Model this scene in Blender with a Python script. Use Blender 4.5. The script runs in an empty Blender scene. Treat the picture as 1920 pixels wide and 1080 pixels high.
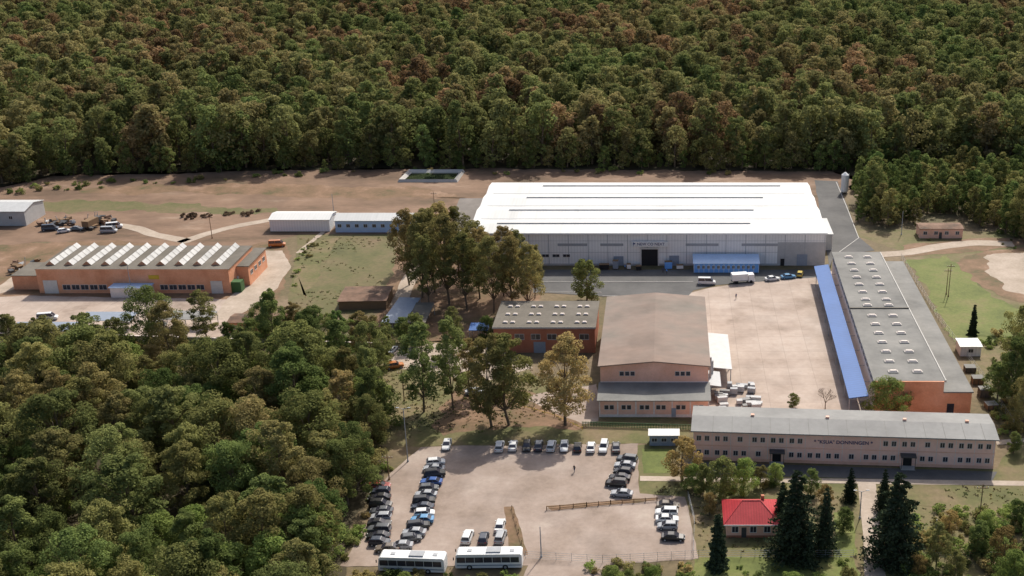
import bpy, bmesh, math, random
import numpy as np
from mathutils import Vector, Matrix, noise
random.seed(7)
scene = bpy.context.scene
COL = scene.collection

# ------------------------------------------------------------------ site plan
# ground-plane rectification of the aerial survey (plan coordinates in metres)
SH, SF, ST = 123.0, 2200.0, math.radians(21.1)
SS, SC = math.sin(ST), math.cos(ST)
def G(u, v, z=0.0):
    a = (v - 540.0) / SF
    w = SH - z
    D = w * (SC - a * SS) / (SS + a * SC)
    zc = D * SC + w * SS
    return ((u - 1250.0) * zc / SF, D)

# ------------------------------------------------------------------ materials
def new_mat(name):
    m = bpy.data.materials.new(name); m.use_nodes = True
    nt = m.node_tree; nt.nodes.clear()
    out = nt.nodes.new('ShaderNodeOutputMaterial')
    return m, nt, out
def ramp(nt, cols, fac):
    r = nt.nodes.new('ShaderNodeValToRGB')
    el = r.color_ramp.elements
    n = len(cols)
    while len(el) < n: el.new(0.5)
    for i, c in enumerate(cols):
        if len(c) == 4: p, c = c[0], c[1:]
        else: p = i / (n - 1)
        el[i].position = p
        el[i].color = (c[0], c[1], c[2], 1)
    nt.links.new(fac, r.inputs[0])
    return r.outputs[0]
def noise_n(nt, vec, scale, detail=4, rough=0.6):
    n = nt.nodes.new('ShaderNodeTexNoise')
    n.inputs['Scale'].default_value = scale
    n.inputs['Detail'].default_value = detail
    n.inputs['Roughness'].default_value = rough
    nt.links.new(vec, n.inputs['Vector'])
    return n.outputs[0]
def mathn(nt, op, a, b, c=None):
    n = nt.nodes.new('ShaderNodeMath'); n.operation = op
    for i, x in enumerate((a, b, c)):
        if x is None: continue
        if isinstance(x, (int, float)): n.inputs[i].default_value = x
        else: nt.links.new(x, n.inputs[i])
    return n.outputs[0]
def surf(name, cols, scale=0.3, rough=0.85, fine=3.0, fine_amt=0.25, metal=0.0, stretch=(1, 1, 1), world=True, spec=0.3, contrast=1.0, grid=None, rib=None, stain=None):
    """large blotches through a colour ramp, multiplied with fine grain, slab joints, sheet ribs and stains"""
    m, nt, out = new_mat(name)
    if world:
        g = nt.nodes.new('ShaderNodeNewGeometry'); vec = g.outputs['Position']
    else:
        g = nt.nodes.new('ShaderNodeTexCoord'); vec = g.outputs['Object']
    mp = nt.nodes.new('ShaderNodeMapping'); mp.inputs['Scale'].default_value = stretch
    nt.links.new(vec, mp.inputs[0]); v = mp.outputs[0]
    n1 = noise_n(nt, v, scale, 7, 0.66)
    c = ramp(nt, cols, mathn(nt, 'MULTIPLY_ADD', n1, 2.6 * contrast, 0.5 - 1.3 * contrast))
    n2 = noise_n(nt, v, fine, 5, 0.7)
    k = mathn(nt, 'MULTIPLY_ADD', n2, 2.6 * fine_amt, 1 - 1.3 * fine_amt)
    if stain:
        n4 = noise_n(nt, vec, stain[0], 3, 0.55)
        s = nt.nodes.new('ShaderNodeMapRange'); s.inputs[1].default_value = 0.5; s.inputs[2].default_value = 0.68; s.inputs[3].default_value = 1.0; s.inputs[4].default_value = 1 - stain[1]
        nt.links.new(n4, s.inputs[0]); k = mathn(nt, 'MULTIPLY', k, s.outputs[0])
    if grid:
        br = nt.nodes.new('ShaderNodeTexBrick'); br.offset = 0.0; nt.links.new(vec, br.inputs['Vector'])
        br.inputs['Scale'].default_value = 1.0; br.inputs['Brick Width'].default_value = grid; br.inputs['Row Height'].default_value = grid * .8
        br.inputs['Mortar Size'].default_value = 0.07; br.inputs['Color1'].default_value = (1, 1, 1, 1); br.inputs['Color2'].default_value = (.93, .93, .93, 1); br.inputs['Mortar'].default_value = (.78, .78, .78, 1)
        k = mathn(nt, 'MULTIPLY', k, br.outputs['Color'])
    if rib:
        sx = nt.nodes.new('ShaderNodeSeparateXYZ'); nt.links.new(vec, sx.inputs[0])
        s = mathn(nt, 'SINE', mathn(nt, 'MULTIPLY', sx.outputs[rib[0]], 6.2832 / rib[1]), 0)
        k = mathn(nt, 'MULTIPLY', k, mathn(nt, 'MULTIPLY_ADD', s, rib[2], 1 - rib[2]))
    hs = nt.nodes.new('ShaderNodeHueSaturation'); nt.links.new(c, hs.inputs['Color']); nt.links.new(k, hs.inputs['Value'])
    b = nt.nodes.new('ShaderNodeBsdfPrincipled')
    nt.links.new(hs.outputs[0], b.inputs['Base Color'])
    b.inputs['Roughness'].default_value = rough; b.inputs['Metallic'].default_value = metal
    b.inputs['Specular IOR Level'].default_value = spec
    nt.links.new(b.outputs[0], out.inputs[0])
    return m
def plain(name, c, rough=0.6, amt=0.12, scale=2.0, **k):
    return surf(name, [tuple(x * 0.86 for x in c), c], scale=scale * 0.3, fine=scale, fine_amt=amt, rough=rough, **k)
def leafmat(name, cols, trans=0.42, locscale=0.012, locamt=0.5, vari=0.38, gain=1.0, sat=0.9):
    m, nt, out = new_mat(name)
    cols = [(c[0], *[x * gain for x in c[1:]]) if len(c) == 4 else tuple(x * gain for x in c) for c in cols]
    oi = nt.nodes.new('ShaderNodeObjectInfo')
    nl = noise_n(nt, oi.outputs['Location'], locscale, 2, 0.5)
    a = mathn(nt, 'MULTIPLY_ADD', nl, 3.2 * locamt, -1.1 * locamt)
    b_ = mathn(nt, 'MULTIPLY', oi.outputs['Random'], 1 - locamt * 0.5)
    c = ramp(nt, cols, mathn(nt, 'ADD', a, b_))
    tc = nt.nodes.new('ShaderNodeTexCoord')
    n2 = noise_n(nt, tc.outputs['Object'], 0.45, 3, 0.6)
    k = mathn(nt, 'MULTIPLY_ADD', n2, 2.6 * vari, 1 - 1.3 * vari)
    n3 = noise_n(nt, tc.outputs['Object'], 5.0, 1, 0.5)
    kk = mathn(nt, 'MULTIPLY', k, mathn(nt, 'MULTIPLY_ADD', n3, 1.0, 0.5))
    r2 = mathn(nt, 'FRACT', mathn(nt, 'MULTIPLY', oi.outputs['Random'], 7.31), 0)
    kk = mathn(nt, 'MULTIPLY', kk, mathn(nt, 'MULTIPLY_ADD', r2, 0.65, 0.68))
    hu = mathn(nt, 'MULTIPLY_ADD', n2, -0.05, 0.527)
    hs = nt.nodes.new('ShaderNodeHueSaturation'); nt.links.new(c, hs.inputs['Color']); nt.links.new(kk, hs.inputs['Value']); nt.links.new(hu, hs.inputs['Hue'])
    hs.inputs['Saturation'].default_value = sat
    d = nt.nodes.new('ShaderNodeBsdfDiffuse'); t = nt.nodes.new('ShaderNodeBsdfTranslucent')
    nt.links.new(hs.outputs[0], d.inputs[0]); nt.links.new(hs.outputs[0], t.inputs[0])
    mx = nt.nodes.new('ShaderNodeMixShader'); mx.inputs[0].default_value = trans
    nt.links.new(d.outputs[0], mx.inputs[1]); nt.links.new(t.outputs[0], mx.inputs[2])
    nt.links.new(mx.outputs[0], out.inputs[0])
    return m
def glassy(name, c, rough=0.12):
    m, nt, out = new_mat(name)
    b = nt.nodes.new('ShaderNodeBsdfPrincipled')
    g = nt.nodes.new('ShaderNodeNewGeometry')
    n = noise_n(nt, g.outputs['Position'], 0.9, 2, 0.5)
    col = ramp(nt, [tuple(x * 0.5 for x in c), tuple(x * 1.8 for x in c)], n)
    nt.links.new(col, b.inputs['Base Color'])
    b.inputs['Roughness'].default_value = rough
    nt.links.new(b.outputs[0], out.inputs[0]); return m

M = {}
M['ground'] = surf('soil_and_grass', [(0.08, 0.075, 0.03), (0.14, 0.105, 0.055), (0.20, 0.145, 0.09)], 0.05, fine=0.8, fine_amt=0.35)
M['dirt'] = surf('field_soil', [(0.085, 0.065, 0.035), (0.14, 0.088, 0.053), (0.19, 0.118, 0.075), (0.225, 0.142, 0.092), (0.31, 0.22, 0.155)], 0.05, fine=0.7, fine_amt=0.3, stretch=(0.45, 1, 1), stain=(.03, .3))
M['dirt2'] = surf('dry_soil', [(0.08, 0.075, 0.028), (0.15, 0.095, 0.05), (0.20, 0.12, 0.07), (0.27, 0.175, 0.115)], 0.1, fine=1.0, fine_amt=0.35)
M['forestfloor'] = surf('forest_floor', [(0.035, 0.032, 0.014), (0.075, 0.055, 0.028)], 0.2)
M['grass'] = surf('lawn_grass', [(0.08, 0.10, 0.022), (0.13, 0.15, 0.036), (0.18, 0.155, 0.06)], 0.09, fine=1.2, fine_amt=0.35)
M['grassdry'] = surf('dry_grass', [(0.075, 0.08, 0.024), (0.115, 0.11, 0.038), (0.16, 0.125, 0.06), (0.20, 0.14, 0.085)], 0.08, fine=1.0, fine_amt=0.35)
M['grassolive'] = surf('olive_meadow', [(0.075, 0.075, 0.026), (0.105, 0.10, 0.036), (0.135, 0.11, 0.05), (0.17, 0.115, 0.068)], 0.07, fine=0.8, fine_amt=0.35)
M['concrete'] = surf('yard_concrete', [(0.25, 0.19, 0.145), (0.37, 0.29, 0.235), (0.43, 0.345, 0.285), (0.47, 0.39, 0.33)], 0.07, fine=0.6, fine_amt=0.13, grid=6.0, stain=(.12, .12))
M['gravel'] = surf('parking_gravel', [(0.20, 0.15, 0.115), (0.28, 0.215, 0.172), (0.33, 0.26, 0.215), (0.39, 0.32, 0.265)], 0.08, fine=1.0, fine_amt=0.18, stain=(.1, .16))
M['path'] = surf('pale_path', [(0.30, 0.24, 0.18), (0.44, 0.36, 0.29)], 0.15, fine=1.2, fine_amt=0.15)
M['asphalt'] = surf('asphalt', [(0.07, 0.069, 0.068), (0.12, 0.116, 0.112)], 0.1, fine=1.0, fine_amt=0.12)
M['asphaltold'] = surf('worn_asphalt', [(0.13, 0.115, 0.10), (0.22, 0.195, 0.175)], 0.1, fine=1.0, fine_amt=0.15)
M['kerb'] = plain('kerb_concrete', (0.42, 0.4, 0.37))
M['whiteroof'] = surf('white_sheet_roof', [(0.53, 0.53, 0.505), (0.62, 0.615, 0.59), (0.66, 0.65, 0.625)], 0.06, rough=0.55, fine=0.5, fine_amt=0.06, stretch=(1.6, 0.12, 1), rib=(0, 1.0, .02))
M['whitewall'] = surf('white_panel', [(0.76, 0.74, 0.71), (0.85, 0.83, 0.80)], 0.08, rough=0.6, fine=0.9, fine_amt=0.05, stretch=(1, 1, 3), rib=(0, 0.9, .05))
M['greypanel'] = plain('grey_panel', (0.46, 0.45, 0.44))
M['gutter'] = plain('gutter_sheet', (0.5, 0.5, 0.49))
M['orange'] = surf('orange_brick', [(0.56, 0.23, 0.12), (0.70, 0.33, 0.19), (0.75, 0.39, 0.25)], 0.15, fine=2.0, fine_amt=0.16)
M['salmon'] = surf('salmon_brick', [(0.70, 0.39, 0.27), (0.85, 0.53, 0.41)], 0.2, fine=2.0, fine_amt=0.12)
M['pink'] = surf('pink_render', [(0.80, 0.50, 0.40), (0.90, 0.61, 0.50)], 0.15, fine=1.5, fine_amt=0.09)
M['redbrick'] = surf('red_brick', [(0.34, 0.12, 0.07), (0.46, 0.19, 0.11)], 0.2, fine=2.0, fine_amt=0.15)
M['wallpale'] = surf('pale_wall', [(0.66, 0.56, 0.52), (0.78, 0.69, 0.65)], 0.2)
M['roofgrey'] = surf('grey_bitumen_roof', [(0.14, 0.137, 0.128), (0.20, 0.195, 0.18), (0.25, 0.24, 0.22)], 0.09, fine=0.9, fine_amt=0.12, stain=(.08, .18))
M['roofdark'] = surf('dark_bitumen_roof', [(0.10, 0.088, 0.07), (0.17, 0.15, 0.122)], 0.12, fine=1.0, fine_amt=0.2)
M['rooflight'] = surf('light_grey_roof', [(0.22, 0.215, 0.205), (0.29, 0.285, 0.27)], 0.08, fine=0.9, fine_amt=0.12, stain=(.09, .12))
M['roofbrown'] = surf('brown_stained_roof', [(0.15, 0.137, 0.115), (0.19, 0.165, 0.137), (0.24, 0.182, 0.148), (0.25, 0.18, 0.142)], 0.04, fine=0.5, fine_amt=0.18, stretch=(0.6, 1, 1), stain=(.07, .22))
M['roofrust'] = surf('rusty_roof', [(0.07, 0.05, 0.035), (0.17, 0.10, 0.065), (0.24, 0.15, 0.105)], 0.2, fine=1.0, fine_amt=0.3)
M['redroof'] = surf('red_sheet_roof', [(0.40, 0.03, 0.035), (0.50, 0.05, 0.055)], 0.4, rough=0.5, rib=(0, .5, .1))
M['blueroof'] = surf('blue_sheet', [(0.035, 0.11, 0.31), (0.05, 0.14, 0.38)], 0.1, rough=0.55, fine=1, fine_amt=0.08, rib=(1, 1.1, .06))
M['paleblue'] = plain('pale_blue_sheet', (0.46, 0.60, 0.80), rough=0.5)
M['bluetint'] = plain('blue_panel', (0.16, 0.40, 0.85), rough=0.4)
M['bluegrey'] = plain('blue_grey_sheet', (0.27, 0.31, 0.37), rough=0.5)
M['skylight'] = plain('skylight_acrylic', (0.60, 0.52, 0.46), rough=0.5)
M['shedglass'] = surf('shed_roof_glazing', [(0.36, 0.36, 0.35), (0.56, 0.55, 0.53)], 0.2, rough=0.5, fine=1.2, fine_amt=.2)
M['white'] = plain('white_paint', (0.78, 0.78, 0.76), rough=0.45, amt=0.05)
M['frame'] = plain('window_frame', (0.66, 0.62, 0.58), rough=0.5)
M['glass'] = glassy('window_glass', (0.035, 0.035, 0.045))
M['dark'] = plain('dark_opening', (0.02, 0.02, 0.022), rough=0.8)
M['darkmetal'] = plain('dark_metal', (0.07, 0.07, 0.07), rough=0.5)
M['steel'] = plain('galvanised_steel', (0.36, 0.37, 0.38), rough=0.45)
M['wood'] = plain('weathered_wood', (0.22, 0.14, 0.08), rough=0.9)
M['greenpaint'] = plain('green_paint', (0.05, 0.12, 0.04))
M['yellow'] = plain('yellow_paint', (0.62, 0.40, 0.04))
M['navy'] = plain('navy_letters', (0.03, 0.05, 0.16))
M['bark'] = surf('bark', [(0.09, 0.065, 0.045), (0.21, 0.16, 0.11)], 1.5, fine=6, fine_amt=0.3, world=False)
M['water'] = glassy('pond_water', (0.03, 0.04, 0.02), 0.08)
M['rubber'] = plain('tyre_rubber', (0.02, 0.02, 0.02), rough=0.9)
M['skin'] = plain('skin', (0.45, 0.27, 0.19))

FOR = [(0.0, 0.105, 0.145, 0.036), (0.35, 0.135, 0.152, 0.042), (0.65, 0.162, 0.155, 0.050), (0.85, 0.19, 0.156, 0.056), (0.96, 0.205, 0.148, 0.058), (1.0, 0.20, 0.12, 0.052)]
OAK = [(0.0, 0.10, 0.14, 0.034), (0.45, 0.14, 0.152, 0.042), (0.8, 0.18, 0.16, 0.05), (1.0, 0.215, 0.155, 0.055)]
GRN = [(0.0, 0.08, 0.13, 0.028), (0.45, 0.118, 0.15, 0.036), (0.8, 0.16, 0.165, 0.044), (1.0, 0.20, 0.17, 0.052)]
M['lf_forest'] = leafmat('forest_leaves', FOR, 0.40, 0.010, 0.6, gain=1.42)
M['lf_oak'] = leafmat('oak_leaves', OAK, 0.40, 0.03, 0.4, gain=1.3)
M['lf_green'] = leafmat('green_leaves', GRN, 0.40, 0.03, 0.4, gain=1.3)
M['lf_autumn'] = leafmat('autumn_leaves', [(0.15, 0.155, 0.042), (0.20, 0.175, 0.052), (0.25, 0.18, 0.062)], 0.42, 0.05, 0.3, gain=1.35)
M['lf_bright'] = leafmat('bright_leaves', [(0.14, 0.19, 0.035), (0.19, 0.225, 0.05)], 0.45, 0.05, 0.3, gain=1.4)
M['lf_orange'] = leafmat('orange_leaves', [(0.24, 0.17, 0.05), (0.27, 0.185, 0.055)], 0.45, 0.05, 0.3, gain=1.2)
M['lf_conifer'] = leafmat('conifer_needles', [(0.028, 0.045, 0.023), (0.045, 0.06, 0.03)], 0.1, 0.05, 0.3, gain=1.3)
M['lf_dry'] = leafmat('dry_brush', [(0.13, 0.085, 0.05), (0.19, 0.12, 0.07)], 0.1, 0.05, 0.3)
M['lf_straw'] = leafmat('straw_weeds', [(0.17, 0.15, 0.06), (0.24, 0.18, 0.09)], 0.3, 0.05, 0.3)

# ------------------------------------------------------------------ mesh builder
class MB:
    def __init__(s): s.v = []; s.f = []; s.m = []
    def poly(s, pts, mi=0):
        b = len(s.v); s.v += [tuple(p) for p in pts]; s.f.append(tuple(range(b, b + len(pts)))); s.m.append(mi)
    def box(s, x0, x1, y0, y1, z0, z1, mi=0):
        s.hexa([(x0, y0, z0), (x1, y0, z0), (x1, y1, z0), (x0, y1, z0), (x0, y0, z1), (x1, y0, z1), (x1, y1, z1), (x0, y1, z1)], mi)
    def hexa(s, p, mi=0):
        b = len(s.v); s.v += [tuple(q) for q in p]
        for f in ((0, 3, 2, 1), (4, 5, 6, 7), (0, 1, 5, 4), (1, 2, 6, 5), (2, 3, 7, 6), (3, 0, 4, 7)):
            s.f.append(tuple(b + i for i in f)); s.m.append(mi)
    def obox(s, c, size, rz=0, mi=0, rx=0):
        mt = Matrix.Translation(c) @ Matrix.Rotation(rz, 4, 'Z') @ Matrix.Rotation(rx, 4, 'X')
        hx, hy, hz = size[0] / 2, size[1] / 2, size[2] / 2
        s.hexa([mt @ Vector(q) for q in ((-hx, -hy, -hz), (hx, -hy, -hz), (hx, hy, -hz), (-hx, hy, -hz), (-hx, -hy, hz), (hx, -hy, hz), (hx, hy, hz), (-hx, hy, hz))], mi)
    def cone(s, a, c, r0, r1, n=8, mi=0):
        a = Vector(a); c = Vector(c); d = (c - a)
        if d.length < 1e-5: return
        q = d.to_track_quat('Z', 'Y'); b = len(s.v)
        for p, r in ((a, r0), (c, r1)):
            for i in range(n):
                t = 2 * math.pi * i / n
                s.v.append(tuple(p + q @ Vector((r * math.cos(t), r * math.sin(t), 0))))
        for i in range(n):
            j = (i + 1) % n
            s.f.append((b + i, b + j, b + n + j, b + n + i)); s.m.append(mi)
        s.f.append(tuple(b + n - 1 - i for i in range(n))); s.m.append(mi)
        s.f.append(tuple(b + n + i for i in range(n))); s.m.append(mi)
    def win(s, face, off, a, zc, w, h, fm=1, gm=0, d=1, bars=1):
        def bx(a0, a1, z0, z1, o, mi):
            lo, hi = (off, off + d * o) if d > 0 else (off + d * o, off)
            if face == 'y': s.box(a0, a1, lo, hi, z0, z1, mi)
            else: s.box(lo, hi, a0, a1, z0, z1, mi)
        t = 0.08
        bx(a - w / 2 + t, a + w / 2 - t, zc - h / 2 + t, zc + h / 2 - t, 0.02, gm)
        bx(a - w / 2, a - w / 2 + t, zc - h / 2, zc + h / 2, 0.08, fm)
        bx(a + w / 2 - t, a + w / 2, zc - h / 2, zc + h / 2, 0.08, fm)
        bx(a - w / 2 + t, a + w / 2 - t, zc - h / 2, zc - h / 2 + t, 0.10, fm)
        bx(a - w / 2 + t, a + w / 2 - t, zc + h / 2 - t, zc + h / 2, 0.08, fm)
        for i in range(bars):
            x = a - w / 2 + w * (i + 1) / (bars + 1)
            bx(x - 0.03, x + 0.03, zc - h / 2 + t, zc + h / 2 - t, 0.06, fm)
    def mesh(s, name, mats):
        me = bpy.data.meshes.new(name); me.from_pydata(s.v, [], s.f)
        for m in mats: me.materials.append(M[m] if isinstance(m, str) else m)
        me.polygons.foreach_set('material_index', s.m)
        me.update(); return me
    def obj(s, name, mats, parent=None, loc=None, rz=0, bevel=0):
        o = bpy.data.objects.new(name, s.mesh(name, mats)); COL.objects.link(o)
        if parent: o.parent = parent
        if loc: o.location = loc; o.rotation_euler = (0, 0, rz)
        if bevel:
            b = o.modifiers.new('bevel', 'BEVEL'); b.width = bevel; b.segments = 2
        return o
def empty(name, loc=(0, 0, 0), rz=0):
    e = bpy.data.objects.new(name, None); COL.objects.link(e); e.location = loc; e.rotation_euler = (0, 0, rz)
    e.empty_display_size = 0.5
    return e

# ------------------------------------------------------------------ ground
def sheet(name, pts, mat, level, jag=0.0, z0=0.0):
    out = []
    n = len(pts)
    for i in range(n):
        a = Vector(pts[i]); b = Vector(pts[(i + 1) % n]); L = (b - a).length
        k = max(1, int(L / 1.2)) if jag else 1
        nr = Vector((-(b - a).y, (b - a).x)).normalized() if L > 0 else Vector((0, 0))
        for j in range(k):
            p = a.lerp(b, j / k)
            if jag:
                q = Vector((p.x * 0.35, p.y * 0.35, level * 3.1)); q2 = q * 0.25
                p = p + nr * jag * (noise.noise(q) + 1.3 * noise.noise(q2))
            out.append((p.x, p.y, z0 + 0.015 * level))
    bm = bmesh.new(); vs = [bm.verts.new(p) for p in out]; f = bm.faces.new(vs)
    bmesh.ops.triangulate(bm, faces=[f], ngon_method='EAR_CLIP')
    bmesh.ops.recalc_face_normals(bm, faces=bm.faces)
    if sum(f.normal.z for f in bm.faces) < 0: bmesh.ops.reverse_faces(bm, faces=bm.faces)
    me = bpy.data.meshes.new(name); bm.to_mesh(me); bm.free(); me.materials.append(M[mat])
    o = bpy.data.objects.new(name, me); COL.objects.link(o); return o
def patch(name, px, mat, level, jag=0.0): return sheet(name, [G(*p) for p in px], mat, level, jag)
def strip(name, px, w, mat, level, jag=0.25):
    c = [Vector(G(*p)) for p in px]
    fine = []
    for i in range(len(c) - 1):
        p0 = c[max(i - 1, 0)]; p1 = c[i]; p2 = c[i + 1]; p3 = c[min(i + 2, len(c) - 1)]
        for t in np.linspace(0, 1, 6, endpoint=False):
            fine.append(0.5 * ((2 * p1) + (p2 - p0) * t + (2 * p0 - 5 * p1 + 4 * p2 - p3) * t * t + (3 * p1 - p0 - 3 * p2 + p3) * t ** 3))
    fine.append(c[-1]); L = []; Rr = []
    for i, p in enumerate(fine):
        d = (fine[min(i + 1, len(fine) - 1)] - fine[max(i - 1, 0)]).normalized(); n = Vector((-d.y, d.x))
        L.append(tuple(p + n * w / 2)); Rr.append(tuple(p - n * w / 2))
    return sheet(name, L + Rr[::-1], mat, level, jag)
def kerb(px, name='kerb'):
    mb = MB(); c = [Vector(G(*p)) for p in px]
    for a, b in zip(c, c[1:]):
        d = b - a; mid = (a + b) / 2
        mb.obox((mid.x, mid.y, 0.1), (d.length, 0.25, 0.2), math.atan2(d.y, d.x))
    return mb.obj(name, ['kerb'])

sheet('ground', [(-3500, -600), (3500, -600), (3500, 5000), (-3500, 5000)], 'ground', 0)
patch('forest_floor', [(-700, 395), (0, 350), (100, 328), (600, 316), (900, 316), (1560, 322), (1620, 330), (2500, 340), (3200, -60), (-2300, -60)], 'forestfloor', 1, 2)
patch('woodland_floor', [(-400, 680), (300, 690), (560, 690), (700, 740), (730, 830), (720, 900), (650, 1000), (660, 1300), (-600, 1300)], 'forestfloor', 1, 1)
patch('field', [(-500, 420), (0, 352), (100, 330), (600, 318), (900, 316), (1560, 322), (1600, 340), (1560, 400), (880, 430), (740, 440), (560, 440), (420, 470), (200, 450), (-500, 480)], 'dirt', 2, 1.2)
patch('dry_grass_strip', [(120, 352), (420, 345), (800, 352), (880, 372), (640, 372), (380, 362), (140, 364)], 'dirt2', 3, 2.5)
patch('grass_strip', [(-100, 384), (160, 376), (300, 382), (520, 394), (480, 402), (250, 394), (-100, 402)], 'grassolive', 3, 2.5)
patch('field', [(-500, 480), (200, 450), (430, 450), (520, 440), (550, 480), (500, 620), (-500, 640)], 'dirt2', 1, 1.2)
patch('grass_field', [(560, 440), (745, 440), (742, 500), (700, 590), (540, 590), (545, 520)], 'grassolive', 3, 0.8)
patch('grass_field', [(548, 545), (560, 490), (600, 450), (640, 446), (600, 500), (575, 560)], 'grassdry', 4, 1.5)
patch('field', [(640, 505), (900, 420), (1010, 480), (1010, 610), (930, 640), (720, 640), (700, 600), (720, 560)], 'dirt2', 2, 1)
patch('grass_verge', [(640, 640), (930, 640), (1000, 700), (1100, 740), (1290, 790), (1290, 830), (760, 838), (720, 860), (700, 760)], 'grassdry', 2, 0.8)
patch('dirt_bank', [(860, 730), (1000, 735), (1090, 750), (1100, 800), (960, 805), (830, 818), (800, 800)], 'dirt2', 3, 1.6)
patch('right_field', [(1560, 430), (2300, 440), (2300, 700), (1880, 800), (1840, 720), (1690, 470)], 'grassdry', 1, 1)
patch('lawn', [(1705, 490), (1780, 478), (1800, 500), (1850, 545), (1930, 590), (1930, 640), (1850, 640), (1790, 640)], 'grass', 2, 2)
patch('dry_clearing', [(1790, 492), (1850, 470), (2050, 455), (2100, 570), (1960, 575), (1880, 558), (1820, 525)], 'dirt2', 3, 1.8)
patch('dry_clearing', [(1850, 478), (2050, 462), (2100, 560), (1960, 560), (1890, 545), (1855, 512)], 'path', 4, 1.8)
patch('dirt_bank', [(1690, 460), (1850, 445), (1960, 450), (1850, 470), (1700, 482)], 'dirt2', 3, 1)
patch('garden_ground', [(1195, 835), (1300, 830), (1300, 870), (1870, 880), (1900, 830), (2300, 830), (2600, 1300), (1250, 1300), (1290, 1040), (1290, 940), (1200, 925)], 'grassdry', 2, 0.4)
patch('lawn', [(1203, 842), (1262, 842), (1258, 888), (1206, 888)], 'grass', 4, 0.3)
patch('lawn', [(1640, 916), (2100, 916), (2150, 960), (1860, 965), (1720, 950), (1645, 950)], 'grassdry', 4, 0.6)
patch('lawn', [(1562, 960), (1598, 960), (1608, 1040), (1565, 1045)], 'grass', 4, 0.4)
patch('lawn', [(1300, 1045), (1600, 1045), (1620, 1100), (1300, 1100)], 'grass', 3, 0.5)
# hard surfaces
patch('yard', [(1285, 552), (1330, 540), (1525, 512), (1600, 505), (1700, 790), (1300, 790), (1300, 700)], 'concrete', 4)
patch('access_road', [(1000, 506), (1560, 506), (1535, 520), (1340, 535), (1300, 545), (1290, 556), (1130, 556), (1000, 548)], 'asphalt', 5)
patch('access_road', [(1527, 338), (1570, 340), (1590, 390), (1610, 445), (1640, 470), (1565, 480), (1555, 506)], 'asphalt', 5, 0.2)
patch('access_road', [(862, 372), (905, 372), (880, 440), (1000, 506), (1000, 530), (850, 470), (850, 400)], 'asphaltold', 5, 0.3)
kerb([(1000, 529), (1300, 529)]); kerb([(1130, 556), (1290, 556)]); kerb([(1000, 549), (1128, 549)])
kerb([(1562, 482), (1610, 447), (1588, 390), (1568, 342)])
strip('path', [(1640, 478), (1700, 474), (1760, 463), (1830, 456), (1900, 458)], 5, 'path', 5)
strip('path', [(340, 455), (390, 438), (440, 425), (510, 412)], 4.0, 'path', 5)
strip('path', [(190, 418), (250, 427), (290, 440), (350, 452)], 4.0, 'path', 5)
strip('path', [(745, 575), (765, 530), (785, 490), (770, 470)], 4.5, 'path', 5)
strip('path', [(560, 475), (600, 440), (628, 415), (632, 398)], 1.8, 'path', 6)
patch('road', [(470, 470), (530, 470), (545, 500), (520, 540), (470, 580), (430, 600), (400, 600), (425, 560), (455, 540)], 'path', 4, 0.3)
patch('factory_forecourt', [(-300, 570), (40, 555), (440, 562), (455, 600), (450, 650), (-300, 650)], 'concrete', 3, 0.5)
strip('road', [(-60, 560), (10, 540), (40, 520), (75, 500)], 6, 'path', 4)
patch('courtyard', [(730, 655), (850, 640), (940, 650), (1000, 690), (900, 720), (800, 695), (735, 690)], 'path', 4, 0.5)
patch('courtyard', [(975, 745), (1120, 720), (1122, 790), (1095, 795), (1040, 775)], 'gravel', 4, 0.4)
patch('parking_lot', [(735, 885), (790, 838), (1195, 832), (1200, 925), (1285, 932), (1300, 1005), (1310, 1048), (1140, 1060), (1150, 1120), (960, 1120), (990, 1062), (640, 1062), (690, 980), (700, 930)], 'gravel', 4, 0.35)
patch('dry_verge', [(1025, 950), (1140, 941), (1200, 936), (1235, 935), (1200, 941), (1035, 958)], 'dirt2', 5, 0.3)
patch('dry_verge', [(945, 950), (962, 950), (990, 1040), (955, 1040)], 'dirt2', 5, 0.3)
patch('footpath', [(1200, 893), (2200, 906), (2200, 915), (1200, 902)], 'path', 5)
patch('footpath', [(1608, 905), (1642, 905), (1655, 1045), (1680, 1200), (1625, 1200), (1618, 1000)], 'path', 6)
patch('footpath', [(1865, 826), (1920, 822), (1960, 825), (1870, 835)], 'path', 5)
patch('painted_verge_shadow', [(1285, 868), (1300, 866), (1870, 885), (1860, 903), (1300, 890)], 'asphalt', 4)  # dark asphalt-coloured sheet paints the dormitory's cast shadow onto the verge

# ------------------------------------------------------------------ vegetation
def leaves_arrays(rng, C, Rr, n, leaf, flat=0.75, jitter=0.55, up=0.25, upn=0.5):
    """n leaf quads on every clump (centres C, radii Rr); leaves tend to lie towards the light"""
    k = len(C); N = k * n
    C = np.repeat(np.array(C), n, axis=0); r = np.repeat(np.array(Rr), n)
    d = rng.normal(size=(N, 3)); d[:, 2] += up; d /= np.linalg.norm(d, axis=1)[:, None]
    rad = r * (0.5 + 0.58 * rng.random(N) ** 0.6)
    p = C + d * rad[:, None] * np.array([1, 1, flat])
    nrm = d * 0.8 + np.array([0, 0, upn]) + jitter * rng.normal(size=(N, 3)); nrm /= np.linalg.norm(nrm, axis=1)[:, None]
    t = np.cross(nrm, rng.normal(size=(N, 3))); t /= np.linalg.norm(t, axis=1)[:, None] + 1e-9
    b = np.cross(nrm, t)
    s = leaf * (0.6 + 0.8 * rng.random(N))[:, None] * 0.5
    return np.stack([p - t * s, p - b * s * 0.7, p + t * s, p + b * s * 0.7], axis=1).reshape(-1, 3)
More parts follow.
